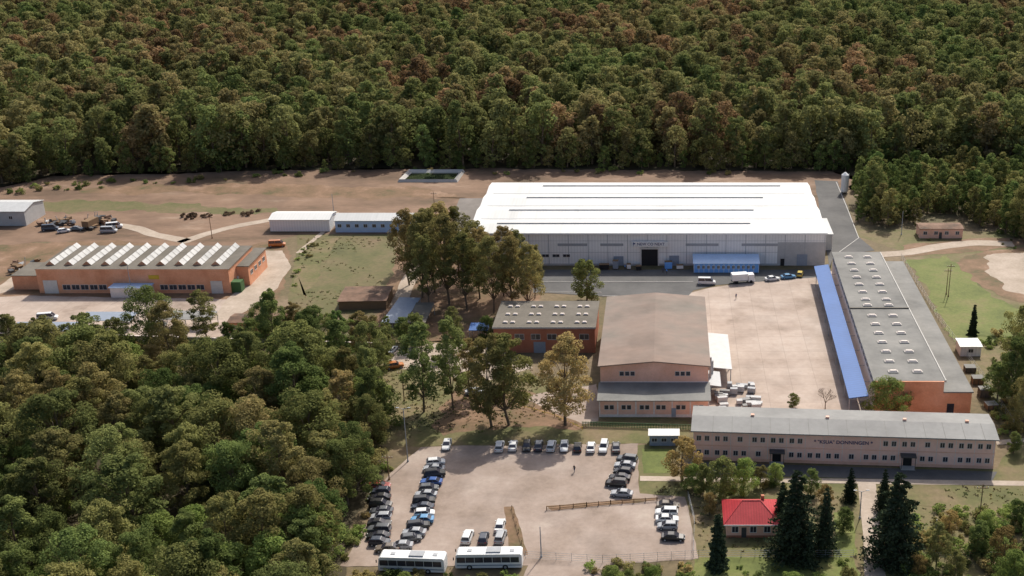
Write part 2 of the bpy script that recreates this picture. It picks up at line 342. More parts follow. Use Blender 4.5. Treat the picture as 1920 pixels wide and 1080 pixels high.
def with_leaves(mb, V, name, mats):
    base = len(mb.v); nl = len(V) // 4
    v = mb.v + [tuple(x) for x in V.tolist()]
    f = mb.f + [(base + 4 * i, base + 4 * i + 1, base + 4 * i + 2, base + 4 * i + 3) for i in range(nl)]
    me = bpy.data.meshes.new(name); me.from_pydata(v, [], f)
    for m in mats: me.materials.append(M[m])
    me.polygons.foreach_set('material_index', mb.m + [1] * nl)
    me.update(); return me
def broadleaf(name, seed, H, R, base, nc, per, leaf, mat, cr=(0.24, 0.4), trunk=0.022, up=0.25):
    rng = np.random.default_rng(seed); mb = MB()
    px, py = 0, 0; pts = [(0, 0, -0.3)]
    for i in range(1, 6):
        px += rng.normal() * 0.015 * H; py += rng.normal() * 0.015 * H
        pts.append((px, py, H * 0.85 * i / 5))
    r0 = trunk * H
    for i in range(5): mb.cone(pts[i], pts[i + 1], r0 * (1 - i / 5.5), r0 * (1 - (i + 1) / 5.5), 7)
    C = []; Rr = []; lob = rng.uniform(0, 6.28); el = rng.uniform(0.05, 0.3)
    for i in range(nc):
        t = base + (1 - base) * (i + 0.5) / nc
        u = (t - base) / (1 - base)
        prof = math.sin(math.pi * min(1, 0.14 + 0.86 * u) ** 0.9) ** 0.6 if u < 0.97 else 0.3
        ang = i * 2.4 + rng.normal() * 0.5
        rr = R * prof * (0.25 + 0.68 * rng.random() ** 0.6) * (1 + el * math.cos(2 * (ang - lob)))
        c = R * rng.uniform(*cr) * (0.72 + 0.35 * prof)
        z = min(t * H, H - c * 0.7) + rng.normal() * .02 * H
        C.append((rr * math.cos(ang) + px * u, rr * math.sin(ang) + py * u, z)); Rr.append(c)
        k = min(4, max(1, int((t - 0.18) * 5 / 0.85)))
        mb.cone(pts[k], C[-1], r0 * 0.32 * (1.1 - u), r0 * 0.07, 5)
    return with_leaves(mb, leaves_arrays(rng, C, Rr, per, leaf, up=up), name, ['bark', mat])
def conifer(name, seed, H, R, mat='lf_conifer', tiers=16):
    rng = np.random.default_rng(seed); mb = MB()
    mb.cone((0, 0, -0.2), (0, 0, H * 0.96), 0.018 * H, 0.03, 7)
    C = []; Rr = []
    for i in range(tiers):
        t = 0.06 + 0.92 * i / (tiers - 1); r = R * (1 - t) ** 0.7 * rng.uniform(.85, 1.1) + 0.12
        m = max(3, int(9 * (1 - t) + 3)); a0 = rng.random() * 6
        for j in range(m):
            a = a0 + 2 * math.pi * j / m; rl = r * rng.uniform(0.5, 1.15)
            e = (rl * math.cos(a), rl * math.sin(a), t * H - rl * 0.22)
            mb.cone((0, 0, t * H), e, 0.05, 0.02, 4)
            for q in (0.45, 0.8, 1.0):
                C.append((e[0] * q, e[1] * q, t * H - rl * 0.22 * q)); Rr.append(max(0.24, r * 0.27))
    return with_leaves(mb, leaves_arrays(rng, C, Rr, 28, 0.34, flat=0.55, jitter=0.9, upn=.2), name, ['bark', mat])
def shrub(name, seed, H, R, nc, per, leaf, mat):
    rng = np.random.default_rng(seed); mb = MB(); C = []; Rr = []
    for i in range(nc):
        a = rng.random() * 6.28; r = R * 0.8 * rng.random() ** 0.5; z = H * (0.2 + 0.55 * rng.random()) * (1 - 0.4 * r / R)
        C.append((r * math.cos(a), r * math.sin(a), z)); Rr.append(H * rng.uniform(0.2, 0.38))
        mb.cone((0, 0, 0), C[-1], 0.05, 0.02, 4)
    return with_leaves(mb, leaves_arrays(rng, C, Rr, per, leaf), name, ['bark', mat])

def proto_coll(name, meshes):
    c = bpy.data.collections.new(name)
    for i, me in enumerate(meshes):
        o = bpy.data.objects.new(f'{name}_{i:02d}', me); c.objects.link(o)
    return c
def scatter(name, pts, coll):
    """pts: (x,y,z,rot,scale,index) -> one object, instanced by geometry nodes"""
    me = bpy.data.meshes.new(name); me.from_pydata([p[:3] for p in pts], [], [])
    for an, ty, k in (('rz', 'FLOAT', 3), ('sc', 'FLOAT', 4), ('pid', 'INT', 5)):
        at = me.attributes.new(an, ty, 'POINT'); at.data.foreach_set('value', [p[k] for p in pts])
    o = bpy.data.objects.new(name, me); COL.objects.link(o)
    ng = bpy.data.node_groups.new(name, 'GeometryNodeTree')
    ng.interface.new_socket('Geometry', in_out='INPUT', socket_type='NodeSocketGeometry')
    ng.interface.new_socket('Geometry', in_out='OUTPUT', socket_type='NodeSocketGeometry')
    N = ng.nodes; L = ng.links
    gi = N.new('NodeGroupInput'); go = N.new('NodeGroupOutput'); iop = N.new('GeometryNodeInstanceOnPoints')
    ci = N.new('GeometryNodeCollectionInfo'); ci.inputs['Collection'].default_value = coll
    ci.inputs['Separate Children'].default_value = True; ci.inputs['Reset Children'].default_value = True
    def na(n, ty):
        a = N.new('GeometryNodeInputNamedAttribute'); a.data_type = ty; a.inputs['Name'].default_value = n; return a.outputs['Attribute']
    cx = N.new('ShaderNodeCombineXYZ'); L.new(na('rz', 'FLOAT'), cx.inputs[2])
    L.new(gi.outputs[0], iop.inputs['Points']); L.new(ci.outputs[0], iop.inputs['Instance'])
    iop.inputs['Pick Instance'].default_value = True
    L.new(na('pid', 'INT'), iop.inputs['Instance Index']); L.new(cx.outputs[0], iop.inputs['Rotation']); L.new(na('sc', 'FLOAT'), iop.inputs['Scale'])
    L.new(iop.outputs[0], go.inputs[0])
    o.modifiers.new('scatter', 'NODES').node_group = ng
    return o
def inside(p, poly):
    x, y = p; c = False; n = len(poly)
    for i in range(n):
        x1, y1 = poly[i]; x2, y2 = poly[i - 1]
        if (y1 > y) != (y2 > y) and x < (x2 - x1) * (y - y1) / (y2 - y1) + x1: c = not c
    return c
def fill(poly, sp, rnd, jit=0.42):
    xs = [p[0] for p in poly]; ys = [p[1] for p in poly]; out = []
    y = min(ys); r = 0
    while y < max(ys):
        x = min(xs) + (sp / 2 if r % 2 else 0)
        while x < max(xs):
            q = (x + rnd.uniform(-jit, jit) * sp, y + rnd.uniform(-jit, jit) * sp)
            if inside(q, poly): out.append(q)
            x += sp
        y += sp * 0.87; r += 1
    return out

far = proto_coll('forest_tree', [broadleaf('forest_tree_mesh', 100 + i, 20, (5.0, 6.2, 5.5, 6.8)[i % 4], 0.16, 30, 66, 0.88, 'lf_forest', cr=(0.22, 0.38)) for i in range(8)])
young = proto_coll('young_tree', [broadleaf('young_tree_mesh', 200 + i, 11, 3.2, 0.08, 20, 75, 0.55, 'lf_green', cr=(0.26, 0.42)) for i in range(4)])
shr = proto_coll('shrub_variant', [shrub('shrub_mesh', 300 + i, 1.9, 1.7, 10, 60, 0.28, ('lf_autumn', 'lf_green', 'lf_bright')[i % 3]) for i in range(6)])
rf = random.Random(5)
edge = [G(-500, 382), G(0, 350), G(100, 328), G(600, 314), G(900, 313), G(1250, 314), G(1560, 318), G(1620, 316), G(1920, 312), G(2200, 310)]
fpoly = edge + [(330, 600), (560, 1150), (-900, 1150), (-420, 500)]
pts = []
for (x, y) in fill(fpoly, 8.3, rf):
    pts.append((x, y, 0, rf.uniform(0, 6.28), rf.choice((rf.uniform(0.68, 0.98), rf.uniform(0.92, 1.3))), rf.randrange(8)))
scatter('forest', pts, far)
pts = []
for a, b in zip(edge, edge[1:]):
    L = math.dist(a, b); k = int(L / 4)
    for i in range(k):
        t = (i + rf.random()) / k
        pts.append((a[0] + (b[0] - a[0]) * t, a[1] + (b[1] - a[1]) * t - 1 + rf.uniform(-2, 3), 0, rf.uniform(0, 6.28), rf.uniform(0.35, 1.25), rf.randrange(4)))
ypoly = [G(1598, 415), G(1602, 352), G(1625, 332), G(2100, 325), G(2100, 470), G(1905, 455), G(1880, 435), G(1830, 428), G(1812, 405), G(1715, 405), G(1710, 430)]
for (x, y) in fill(ypoly, 4.8, rf): pts.append((x, y, 0, rf.uniform(0, 6.28), rf.uniform(0.4, 1.2), rf.randrange(4)))
scatter('young_woodland', pts, young)

near_meshes = {
    'g': [broadleaf('deciduous_tree_mesh', 400 + i, 17, (5.2, 7.0)[i % 2], 0.2, 54, 230, 0.38, 'lf_green', cr=(0.15, 0.30)) for i in range(4)],
    'f': [broadleaf('oak_tree_mesh', 420 + i, 19, (5.2, 6.8)[i % 2], 0.2, 54, 230, 0.38, 'lf_oak', cr=(0.15, 0.30)) for i in range(4)],
    't': [broadleaf('tall_tree_mesh', 440 + i, 24, 6.0, 0.30, 58, 175, 0.42, 'lf_autumn', cr=(0.15, 0.30), trunk=0.013) for i in range(4)],
    'p': [broadleaf('park_oak_mesh', 450 + i, 21, 5.8, 0.2, 62, 190, 0.40, 'lf_autumn', cr=(0.15, 0.29), trunk=0.016) for i in range(2)],
    's': [broadleaf('slender_tree_mesh', 460 + i, 22, 4.6, 0.2, 48, 175, 0.42, 'lf_oak', cr=(0.17, 0.34), trunk=0.012) for i in range(2)],
    'b': [broadleaf('willow_tree_mesh', 480 + i, 10, 4.8, 0.08, 40, 240, 0.32, 'lf_bright', cr=(0.18, 0.34)) for i in range(2)],
    'o': [broadleaf('small_tree_mesh', 490, 9, 3.2, 0.12, 28, 170, 0.30, 'lf_orange', cr=(0.22, 0.38))],
    'r': [broadleaf('round_tree_mesh', 500 + i, 11, 3.7, 0.12, 34, 190, 0.36, 'lf_green', cr=(0.22, 0.38)) for i in range(3)],
    'c': [conifer('spruce_tree_mesh', 520 + i, 12, 3.0) for i in range(3)],
    'y': [conifer('cypress_tree_mesh', 530, 8, 1.3, tiers=14)],
}
BASEH = dict(g=17, f=19, t=24, p=21, s=22, b=10, o=9, r=11, c=12, y=8)
TNAME = dict(g='deciduous_tree', f='oak_tree', t='tall_oak_tree', p='oak_tree', s='slender_tree', b='willow_tree', o='autumn_tree', r='round_crowned_tree', c='spruce_tree', y='cypress_tree')
def tree(kind, x, y, h, wid=1.0):
    o = bpy.data.objects.new(TNAME[kind], rf.choice(near_meshes[kind])); COL.objects.link(o)
    k = h / BASEH[kind]; o.location = (x, y, 0); o.rotation_euler = (0, 0, rf.uniform(0, 6.28)); o.scale = (k * wid * rf.uniform(.92, 1.08), k * wid * rf.uniform(.92, 1.08), k)
def treeP(kind, u, v, h, wid=1.0): x, y = G(u, v); tree(kind, x, y, h, wid)

wood = [G(-250, 705), G(100, 700), G(300, 705), G(560, 705), G(690, 735), G(712, 800), G(715, 860), G(690, 905), G(648, 960), G(622, 1020), G(590, 1100), G(560, 1350), G(-500, 1350)]
for (x, y) in fill(wood, 9.0, rf, 0.48):
    kd = rf.choices('gfbrpt', (5, 5, 1, .8, 1.8, .6))[0]
    tree(kd, x, y, {'b': rf.uniform(9, 13), 'r': rf.uniform(9, 12), 't': rf.uniform(17, 21)}.get(kd, rf.uniform(11, 20)), rf.uniform(.95, 1.22))
for t in [('g', 285, 655, 17), ('s', 390, 640, 14, 1.3), ('g', 520, 665, 17, .8), ('f', 90, 690, 14), ('g', 180, 690, 15), ('f', 30, 680, 13), ('f', 580, 690, 15), ('f', 640, 690, 13), ('f', 700, 715, 16, .9), ('g', 440, 690, 12),
          ('f', 700, 775, 17, .8), ('g', 705, 820, 17, .8), ('f', 700, 862, 15, .8), ('f', 670, 920, 15, .8),
          ('g', 500, 640, 11), ('p', 555, 650, 12), ('f', 600, 655, 12), ('g', 640, 662, 11), ('p', 680, 668, 12), ('g', 720, 690, 11, .9), ('g', 470, 668, 10),
          ('r', 220, 650, 8), ('r', 340, 660, 8), ('r', 130, 655, 7), ('r', 30, 655, 8), ('b', 575, 1085, 15, .85), ('b', 520, 1120, 13), ('b', 440, 1130, 12), ('b', 200, 1150, 10), ('b', 100, 1165, 10), ('b', 20, 1150, 10), ('b', 280, 1160, 8), ('b', 760, 1110, 4), ('b', 860, 1120, 4),
          ('t', 792, 558, 25), ('t', 768, 535, 23), ('t', 815, 548, 25), ('t', 843, 572, 26), ('t', 860, 520, 22), ('t', 876, 580, 22), ('t', 900, 560, 21), ('t', 926, 587, 22), ('t', 957, 585, 22, .95), ('t', 990, 587, 20, .9), ('t', 830, 528, 24), ('t', 945, 555, 21, .95), ('t', 1003, 560, 16, .8), ('t', 775, 500, 17, .8), ('t', 892, 535, 20), ('t', 805, 580, 22, .9), ('t', 970, 540, 18, .9),
          ('r', 1100, 566, 12.5), ('s', 795, 772, 22, 1.1), ('s', 850, 768, 23, .9), ('p', 922, 800, 22), ('p', 955, 797, 22, 1.05), ('p', 1060, 797, 21.5, 1.05), ('s', 850, 660, 12, 1.1), ('r', 780, 650, 9), ('s', 730, 660, 10, .9), ('p', 885, 745, 15, .9), ('r', 760, 640, 7), ('r', 915, 640, 7),
          ('b', 1662, 780, 9.5, 1.05), ('o', 1280, 905, 10.5), ('r', 1350, 935, 9.5), ('b', 1393, 925, 8, .7), ('r', 1318, 930, 7, .9), ('o', 1330, 965, 5), ('b', 1455, 905, 4.5), ('b', 1300, 920, 6, .8), ('r', 1425, 915, 5), ('r', 1520, 930, 6, .9),
          ('c', 1488, 1045, 18, 1.15), ('c', 1545, 1035, 13.5, .8), ('c', 1593, 940, 7.5, .9), ('c', 1675, 1055, 18.5, 1.15), ('c', 1655, 960, 9.5, .8), ('y', 1345, 1065, 11, 1), ('y', 1823, 628, 8.5, .9), ('y', 1515, 1060, 8), ('c', 1465, 990, 10, .9),
          ('g', 1895, 765, 18, .9), ('g', 1950, 740, 18), ('g', 1915, 700, 18, .9), ('g', 1990, 800, 18), ('f', 1940, 650, 15), ('r', 1870, 745, 9), ('r', 1900, 850, 5), ('s', 1640, 400, 17, 1.2), ('g', 1915, 440, 17), ('g', 1965, 470, 18), ('g', 1920, 810, 14, .8),
          ('s', 1755, 1060, 9, 1.2), ('r', 1830, 1040, 7), ('o', 1880, 1060, 8), ('r', 1790, 1090, 6), ('b', 1900, 1100, 7), ('o', 1720, 1085, 5), ('r', 1940, 1030, 8), ('o', 1780, 1000, 5), ('b', 1850, 1000, 5), ('r', 1905, 990, 6), ('b', 1480, 1130, 6), ('b', 1150, 1115, 5.5), ('b', 1220, 1110, 5), ('r', 1180, 1100, 3.5), ('r', 1590, 1110, 5), ('r', 1580, 1000, 5.5), ('o', 1545, 950, 5)]:
    treeP(*t)
treeP('r', 1487, 765, 3.6, 1.25)
# bare tree in the courtyard
mb = MB(); rb = random.Random(3)
def branch(p, d, L, r, n):
    q = p + d * L; mb.cone(p, q, r, r * 0.65, 5)
    if n:
        for _ in range(3): branch(q, (d + Vector((rb.uniform(-.7, .7), rb.uniform(-.7, .7), rb.uniform(-.1, .5)))).normalized(), L * 0.74, r * 0.62, n - 1)
branch(Vector((0, 0, 0)), Vector((0, 0, 1)), 1.7, 0.14, 5)
x, y = G(1547, 768); mb.obj('bare_tree', ['bark'], loc=(x, y, 0))
# undergrowth
pts = []
def shr_in(px, sp, s0, s1, keep=1.0):
    for (x, y) in fill([G(*p) for p in px], sp, rf):
        if rf.random() < keep: pts.append((x, y, 0, rf.uniform(0, 6.28), rf.uniform(s0, s1), rf.randrange(6)))
shr_in([(1700, 960), (1900, 950), (2100, 960), (2150, 1150), (1700, 1150)], 2.6, 0.5, 1.6, 0.8)
shr_in([(1100, 1062), (1310, 1055), (1330, 1120), (1100, 1120)], 2.5, 0.5, 1.2, 0.8)
shr_in([(660, 1078), (960, 1078), (960, 1130), (640, 1130)], 2.5, 0.5, 1.2, 0.8)
shr_in([(700, 860), (735, 880), (705, 920), (680, 1000), (650, 1060), (620, 1060), (660, 960), (690, 900)], 2.4, 0.5, 1.3, 0.7)
shr_in([(1380, 1050), (1610, 1050), (1610, 1130), (1380, 1130)], 3, 0.4, 0.9, 0.5)
shr_in([(1300, 905), (1480, 908), (1480, 925), (1300, 925)], 2.5, 0.5, 1.1, 0.6)
shr_in([(1850, 740), (1880, 740), (1915, 810), (1880, 815)], 2.5, 0.6, 1.3, 0.8)
shr_in([(0, 352), (600, 320), (900, 318), (1520, 322), (1520, 328), (600, 328), (0, 366)], 4, 0.5, 1.3, 0.4)
shr_in([(560, 475), (580, 450), (605, 452), (570, 500), (552, 540), (545, 520)], 2.8, 0.3, 0.8, 0.5)
shr_in([(500, 590), (560, 585), (720, 605), (700, 640), (480, 640)], 3, 0.5, 1.2, 0.6)
shr_in([(-100, 640), (460, 640), (700, 640), (720, 700), (-100, 700)], 3.4, 0.7, 1.6, 0.7)
shr_in([(1690, 400), (1830, 440), (1920, 455), (1915, 470), (1835, 452), (1700, 452)], 4.5, 0.3, 0.8, 0.4)
shr_in([(1840, 640), (1900, 590), (1940, 700), (1870, 720)], 3, 0.5, 1.3, 0.5)
scatter('undergrowth', pts, shr)
tuft = proto_coll('weed_tuft', [shrub('weed_mesh', 350 + i, 0.35, 0.8, 6, 12, 0.2, ('lf_straw', 'lf_green', 'lf_straw', 'lf_autumn')[i]) for i in range(4)])
pts = []
def tuft_in(px, sp, keep, s=(.4, 1.1)):
    for (x, y) in fill([G(*p) for p in px], sp, rf):
        if noise.noise(Vector((x * 0.06, y * 0.06, 0))) + rf.uniform(-.3, .3) > 1 - 2 * keep: pts.append((x, y, 0, rf.uniform(0, 6.28), rf.uniform(*s), rf.randrange(4)))
tuft_in([(560, 440), (745, 440), (700, 590), (540, 590)], 2.0, 0.45)
tuft_in([(720, 600), (930, 640), (1090, 750), (1090, 800), (780, 830), (720, 800)], 1.4, 0.5)
tuft_in([(1200, 900), (1600, 910), (1600, 1050), (1310, 1050), (1290, 930), (1200, 920)], 1.5, 0.45)
tuft_in([(1645, 910), (2000, 910), (2000, 1050), (1660, 1050)], 1.5, 0.45)
scatter('weeds', pts, tuft)

# ------------------------------------------------------------------ buildings
# ---- white warehouse
W = empty('white_warehouse', (-60.2, 338, 0)); LX, LY, HH = 108.6, 54.5, 11.0
mb = MB(); mb.box(0, LX, 0, LY, 0, HH - 0.9)
mb.obj('walls', ['whitewall'], W)
mb = MB(); ns = 4; sp = LY / ns
for i in range(ns):
    y0 = -0.4 + i * (LY + 0.8) / ns; y1 = -0.4 + (i + 1) * (LY + 0.8) / ns; ym = (y0 + y1) / 2
    for (a, za_, b, zb_) in ((y0, HH - 0.4, ym, HH + 0.4), (ym, HH + 0.4, y1, HH - 0.4)):
        mb.hexa([(-0.4, a, HH - 0.9), (LX + 0.4, a, HH - 0.9), (LX + 0.4, b, HH - 0.9), (-0.4, b, HH - 0.9), (-0.4, a, za_), (LX + 0.4, a, za_), (LX + 0.4, b, zb_), (-0.4, b, zb_)])
mb.obj('roof', ['whiteroof'], W)
mb = MB()
for i, (a, b) in enumerate(((8, 86), (10, 88), (14, 92), (18, 99))):
    ym = -0.4 + (i + 0.5) * (LY + 0.8) / ns
    mb.box(a, b, ym - 0.3, ym + 0.3, HH + 0.33, HH + 0.66, 0)
    if i: mb.box(2, LX - 2, ym - sp / 2 - 0.3, ym - sp / 2 + 0.3, HH - 0.39, HH - 0.28, 1)
mb.obj('ridge_vents_and_gutters', ['greypanel', 'gutter'], W)
mb = MB()
mb.box(-0.42, LX + 0.42, -0.6, -0.4, HH - 0.9, HH - 0.45, 1)
for i in range(19): mb.box(i * 6.0 + 0.2, i * 6.0 + 0.35, -0.07, 0, 0.5, HH - 0.9, 0)
mb.box(0, LX, -0.12, 0, 0, 0.6, 2); mb.box(94, LX + .02, -0.06, 0, 0.6, 7.5, 2)
for x0, x1 in ((66, 76), (83, 94), (27, 36), (40, 47)): mb.box(x0, x1, -0.08, 0, 6.3, 7.1, 0)
for z in (4.2, 7.9): mb.box(0, LX, -0.04, -0.001, z, z + 0.08, 0)
mb.obj('wall_trim', ['steel', 'white', 'greypanel'], W)
mb = MB()
mb.box(52.5, 57.5, -0.15, -0.02, 0, 5.2, 0); mb.box(52.1, 52.5, -0.3, 0, 0, 5.4, 1); mb.box(57.5, 57.9, -0.3, 0, 0, 5.4, 1); mb.box(52.1, 57.9, -0.3, 0, 5.4, 5.8, 1)
for x0, w, h in ((34, 1.2, 2.2), (44, 3, 3), (61, 3, 3.2), (95, 1.2, 2.2), (100, 3.2, 3.6)): mb.box(x0, x0 + w, -0.2, -0.02, 0, h, 0 if w < 2 else 2)
for i in range(9): mb.win('y', -0.09, 4 + i * 3.2, 3.2, 2.2, 1.0, 1, 3, d=-1)
mb.obj('doors_and_windows', ['dark', 'frame', 'bluegrey', 'glass'], W)
mb = MB(); mb.box(49.5, 60.5, -0.9, -0.35, 6.4, 8.0, 0)
mb.obj('sign_board', ['white'], W)
mb = MB(); mb.poly([(50.0, -0.93, 6.9), (50.8, -0.93, 7.35), (50.0, -0.93, 7.8)], 0); mb.poly([(50.0, -0.93, 6.6), (50.25, -0.93, 6.6), (50.25, -0.93, 6.8), (50.0, -0.93, 6.8)], 0)
mb.obj('sign_mark', ['navy'], W)
def text(body, name, size, parent, loc, rot, mat, extrude=0.02, off=0.01):
    cu = bpy.data.curves.new(name, 'FONT'); cu.body = body; cu.size = size; cu.extrude = extrude; cu.align_x = 'CENTER'; cu.offset = off
    o = bpy.data.objects.new(name, cu); COL.objects.link(o); o.parent = parent; o.location = loc; o.rotation_euler = rot
    cu.materials.append(M[mat]); return o
text('NEW CO NEXT', 'sign_lettering', 1.2, W, (55.4, -0.95, 6.8), (math.pi / 2, 0, 0), 'navy')
mb = MB(); mb.box(LX + .5, LX + 4.0, 14, 30, 0, 5.3, 0); mb.box(LX + 0.5, LX + 4.3, 13.7, 30.3, 5.3, 5.5, 1); mb.box(LX + .5, LX + 3, 34, 42, 0, 4, 2)
mb.obj('side_annex', ['greypanel', 'gutter', 'greypanel'], W)
# blue office cabins in front
E = empty('blue_office_cabins', (8.2, 331.5, 0))
mb = MB(); mb.box(0, 19.5, 0, 5, 0, 3.0, 0); mb.hexa([(-.3, -.5, 3.0), (19.8, -.5, 3.0), (19.8, 5.2, 3.8), (-.3, 5.2, 3.8), (-.3, -.5, 3.15), (19.8, -.5, 3.15), (19.8, 5.2, 4.2), (-.3, 5.2, 4.2)], 1)
for i in range(14): mb.box(i * 1.5 - .05, i * 1.5 + 0.08, -0.06, 0, 0, 3.0, 2)
for i in range(12): mb.win('y', -0.01, 1.4 + i * 1.5, 1.8, 0.9, 1.1, 2, 3, d=-1, bars=0)
mb.obj('cabins', ['bluetint', 'paleblue', 'white', 'glass'], E)
for (xx, yy, sx, sz, m) in ((-24, 335, 2, 2.2, 'bluetint'), (-19, 334.5, 3, 1.6, 'dark'), (-15.5, 335, 1.6, 2.6, 'bluegrey'), (0.5, 335, 2.2, 2.3, 'bluetint'), (4, 335, 2, 1.2, 'white'), (-11.5, 335, 1.2, 1.5, 'white'), (-8.5, 334, 1.6, 1.3, 'dark')):
    mb = MB(); mb.box(-sx / 2, sx / 2, -.7, .7, .18, sz, 0)
    for k in (-1, 0, 1): mb.box(k * sx * .42 - .08, k * sx * .42 + .08, -.72, .72, 0, .16, 1)
    mb.box(-sx / 2 - .04, sx / 2 + .04, -.74, .74, sz, sz + .08, 1)
    mb.obj('storage_crate', [m, 'wood'], loc=(xx, yy, 0.08), rz=rf.uniform(-.1, .1))
# silo
E = MB(); E.cone((0, 0, .8), (0, 0, 7), 1.35, 1.35, 20); E.cone((0, 0, 7), (0, 0, 7.9), 1.35, .3, 20); E.cone((0, 0, .8), (0, 0, .2), 1.35, .7, 20)
for a in range(4): E.cone((1.2 * math.cos(a * 1.57 + .7), 1.2 * math.sin(a * 1.57 + .7), 0), (1.2 * math.cos(a * 1.57 + .7), 1.2 * math.sin(a * 1.57 + .7), 2), .1, .1, 6, 1)
E.cone((1.45, 0, 0), (1.45, 0, 7.5), .06, .06, 5, 1)
x, y = G(1583, 362); E.obj('storage_silo', ['white', 'steel'], loc=(x, y, 0))

# ---- long storage hall on the right
near, farY = 239.5, 327.5
E = empty('long_storage_hall')
def quadprism(mb, p, z0, z1, mi): mb.hexa([(*q, z0) for q in p] + [(*q, z1) for q in p], mi)
mb = MB(); quadprism(mb, [(47.2, near), (62.6, near), (62.9, farY), (49.2, farY)], 0, 7.7, 0); mb.obj('walls', ['wallpale'], E)
mb = MB(); quadprism(mb, [(47.15, near - .06), (62.7, near - .06), (62.7, near + .5), (47.2, near + .5)], 0, 7.95, 0); quadprism(mb, [(62.72, near - .0), (69.2, near), (69.5, farY - 1), (62.95, farY - 1)], 0, 5.2, 0)
mb.obj('brick_walls', ['orange', 'glass'], E)
mb = MB()
quadprism(mb, [(46.8, near + .3), (54.9, near + .3), (56.0, farY + .3), (48.8, farY + .3)], 7.7, 7.98, 0)
quadprism(mb, [(54.9, near + .3), (63.0, near + .3), (63.2, farY + .3), (56.0, farY + .3)], 7.7, 7.981, 0)
quadprism(mb, [(62.7, near - .3), (69.5, near - .3), (69.9, farY - 1), (63.1, farY - 1)], 5.2, 5.5, 0)
quadprism(mb, [(47.6, 283), (63.1, 283), (63.1, 283.4), (47.6, 283.4)], 7.98, 8.25, 1)
mb.box(63.0, 63.25, near + .3, farY, 7.6, 8.12, 2)
mb.obj('roof', ['roofgrey', 'roofdark', 'kerb'], E)
mb = MB()
for i in range(15):
    yy = near + 5 + i * 5.6
    if abs(yy - 283) < 1.5: yy += 1.6
    for xx in (52.0, 57.5):
        xo = xx + (yy - near) * 0.014 + rf.uniform(-.1, .1)
        mb.box(xo - 1.15, xo + 1.15, yy - .7, yy + .7, 7.98, 8.2, 1)
        mb.hexa([(xo - 1.05, yy - .6, 8.2), (xo + 1.05, yy - .6, 8.2), (xo + 1.05, yy + .6, 8.2), (xo - 1.05, yy + .6, 8.2), (xo - .7, yy - .3, 8.5), (xo + .7, yy - .3, 8.5), (xo + .7, yy + .3, 8.5), (xo - .7, yy + .3, 8.5)], 0)
mb.obj('roof_lights', ['skylight', 'kerb'], E)
mb = MB()
for i in range(26):
    yy = near + 3 + i * 3.3; xx = 47.2 + (yy - near) * 2 / 88
    mb.win('x', xx - .02, yy, 6.2, 2.2, 1.0, 1, 0, d=-1)
for i in range(20):
    yy = near + 4 + i * 4.1; mb.win('x', 69.35, yy, 3.6, 2.2, 1.1, 1, 0, d=1)
mb.box(63.8, 65.4, near - .1, near - .0, 0, 2.4, 0)
mb.obj('windows', ['glass', 'frame'], E)
mb = MB()
mb.hexa([(41.2, near - 1, 4.1), (45.6, near - 1, 4.7), (47.7, farY - 2, 4.7), (43.5, farY - 2, 4.1), (41.2, near - 1, 4.3), (45.6, near - 1, 4.9), (47.7, farY - 2, 4.9), (43.5, farY - 2, 4.3)], 0)
for i in range(30):
    t = i / 29; yy = near - .9 + t * (farY - 1.2 - near); xa = 41.2 + 2.3 * t; xw = 47.15 + 2 * t
    if i % 3 == 0: mb.box(xa + .1, xa + .28, yy, yy + .18, 0, 4.1, 1); mb.box(xa + .1, xw, yy, yy + .14, 3.95, 4.09, 1)
mb.obj('blue_canopy', ['blueroof', 'steel'], E)

# ---- central hall
E = empty('central_brick_hall', (-15.3, 237.5, 0))
mb = MB(); mb.box(0, 24.9, 7.6, 50.2, 0, 9.2, 0)
mb.poly([(0, 7.6, 9.2), (24.9, 7.6, 9.2), (12.4, 7.6, 10.3)], 0); mb.box(0, 24.9, 0, 7.59, 0, 4.2, 0)
mb.box(0, 24.9, 7.54, 7.6, 4.9, 5.3, 1); mb.box(0, 24.9, -.05, 0, 0, .7, 1)
for k in range(7): mb.box(k * 4.1, k * 4.1 + .3, -.04, 0, .7, 4.2, 1)
mb.obj('walls', ['salmon', 'wallpale'], E)
mb = MB()
for s in (0, 1):
    xa, xb = (-.5, 12.4) if s == 0 else (12.4, 25.4); za, zb = (9.15, 10.35) if s == 0 else (10.35, 9.15)
    mb.hexa([(xa, 7.1, za), (xb, 7.1, zb), (xb, 50.5, zb), (xa, 50.5, za), (xa, 7.1, za + .25), (xb, 7.1, zb + .25), (xb, 50.5, zb + .25), (xa, 50.5, za + .25)], 0)
mb.hexa([(-.4, -.5, 4.2), (25.3, -.5, 4.2), (25.3, 7.55, 4.9), (-.4, 7.55, 4.9), (-.4, -.5, 4.4), (25.3, -.5, 4.4), (25.3, 7.55, 5.1), (-.4, 7.55, 5.1)], 1)
mb.obj('roof', ['roofbrown', 'roofgrey'], E)
mb = MB()
for cx in (6.2, 19.0):
    for k in (-1, 0, 1): mb.win('y', 7.6, cx + k * 1.25, 7.3, 1.1, 1.2, 1, 0, d=-1, bars=0)
for cx in (2.3, 6.2, 10.3, 14.0, 18.5, 22.5):
    for k in (-.6, .6): mb.win('y', 0, cx + k, 2.5, 1.05, 1.2, 1, 0, d=-1, bars=0)
mb.box(16.4, 17.4, -.08, 0, .1, 2.3, 2)
mb.obj('windows', ['glass', 'frame', 'bluegrey'], E)
mb = MB()
mb.hexa([(25.1, 18, 4.0), (31, 18, 3.4), (31, 39, 3.4), (25.1, 39, 4.0), (25.1, 18, 4.15), (31, 18, 3.55), (31, 39, 3.55), (25.1, 39, 4.15)], 0)
for yy in (18.3, 25, 32, 38.5): mb.box(30.6, 30.8, yy, yy + .2, 0, 3.38, 1)
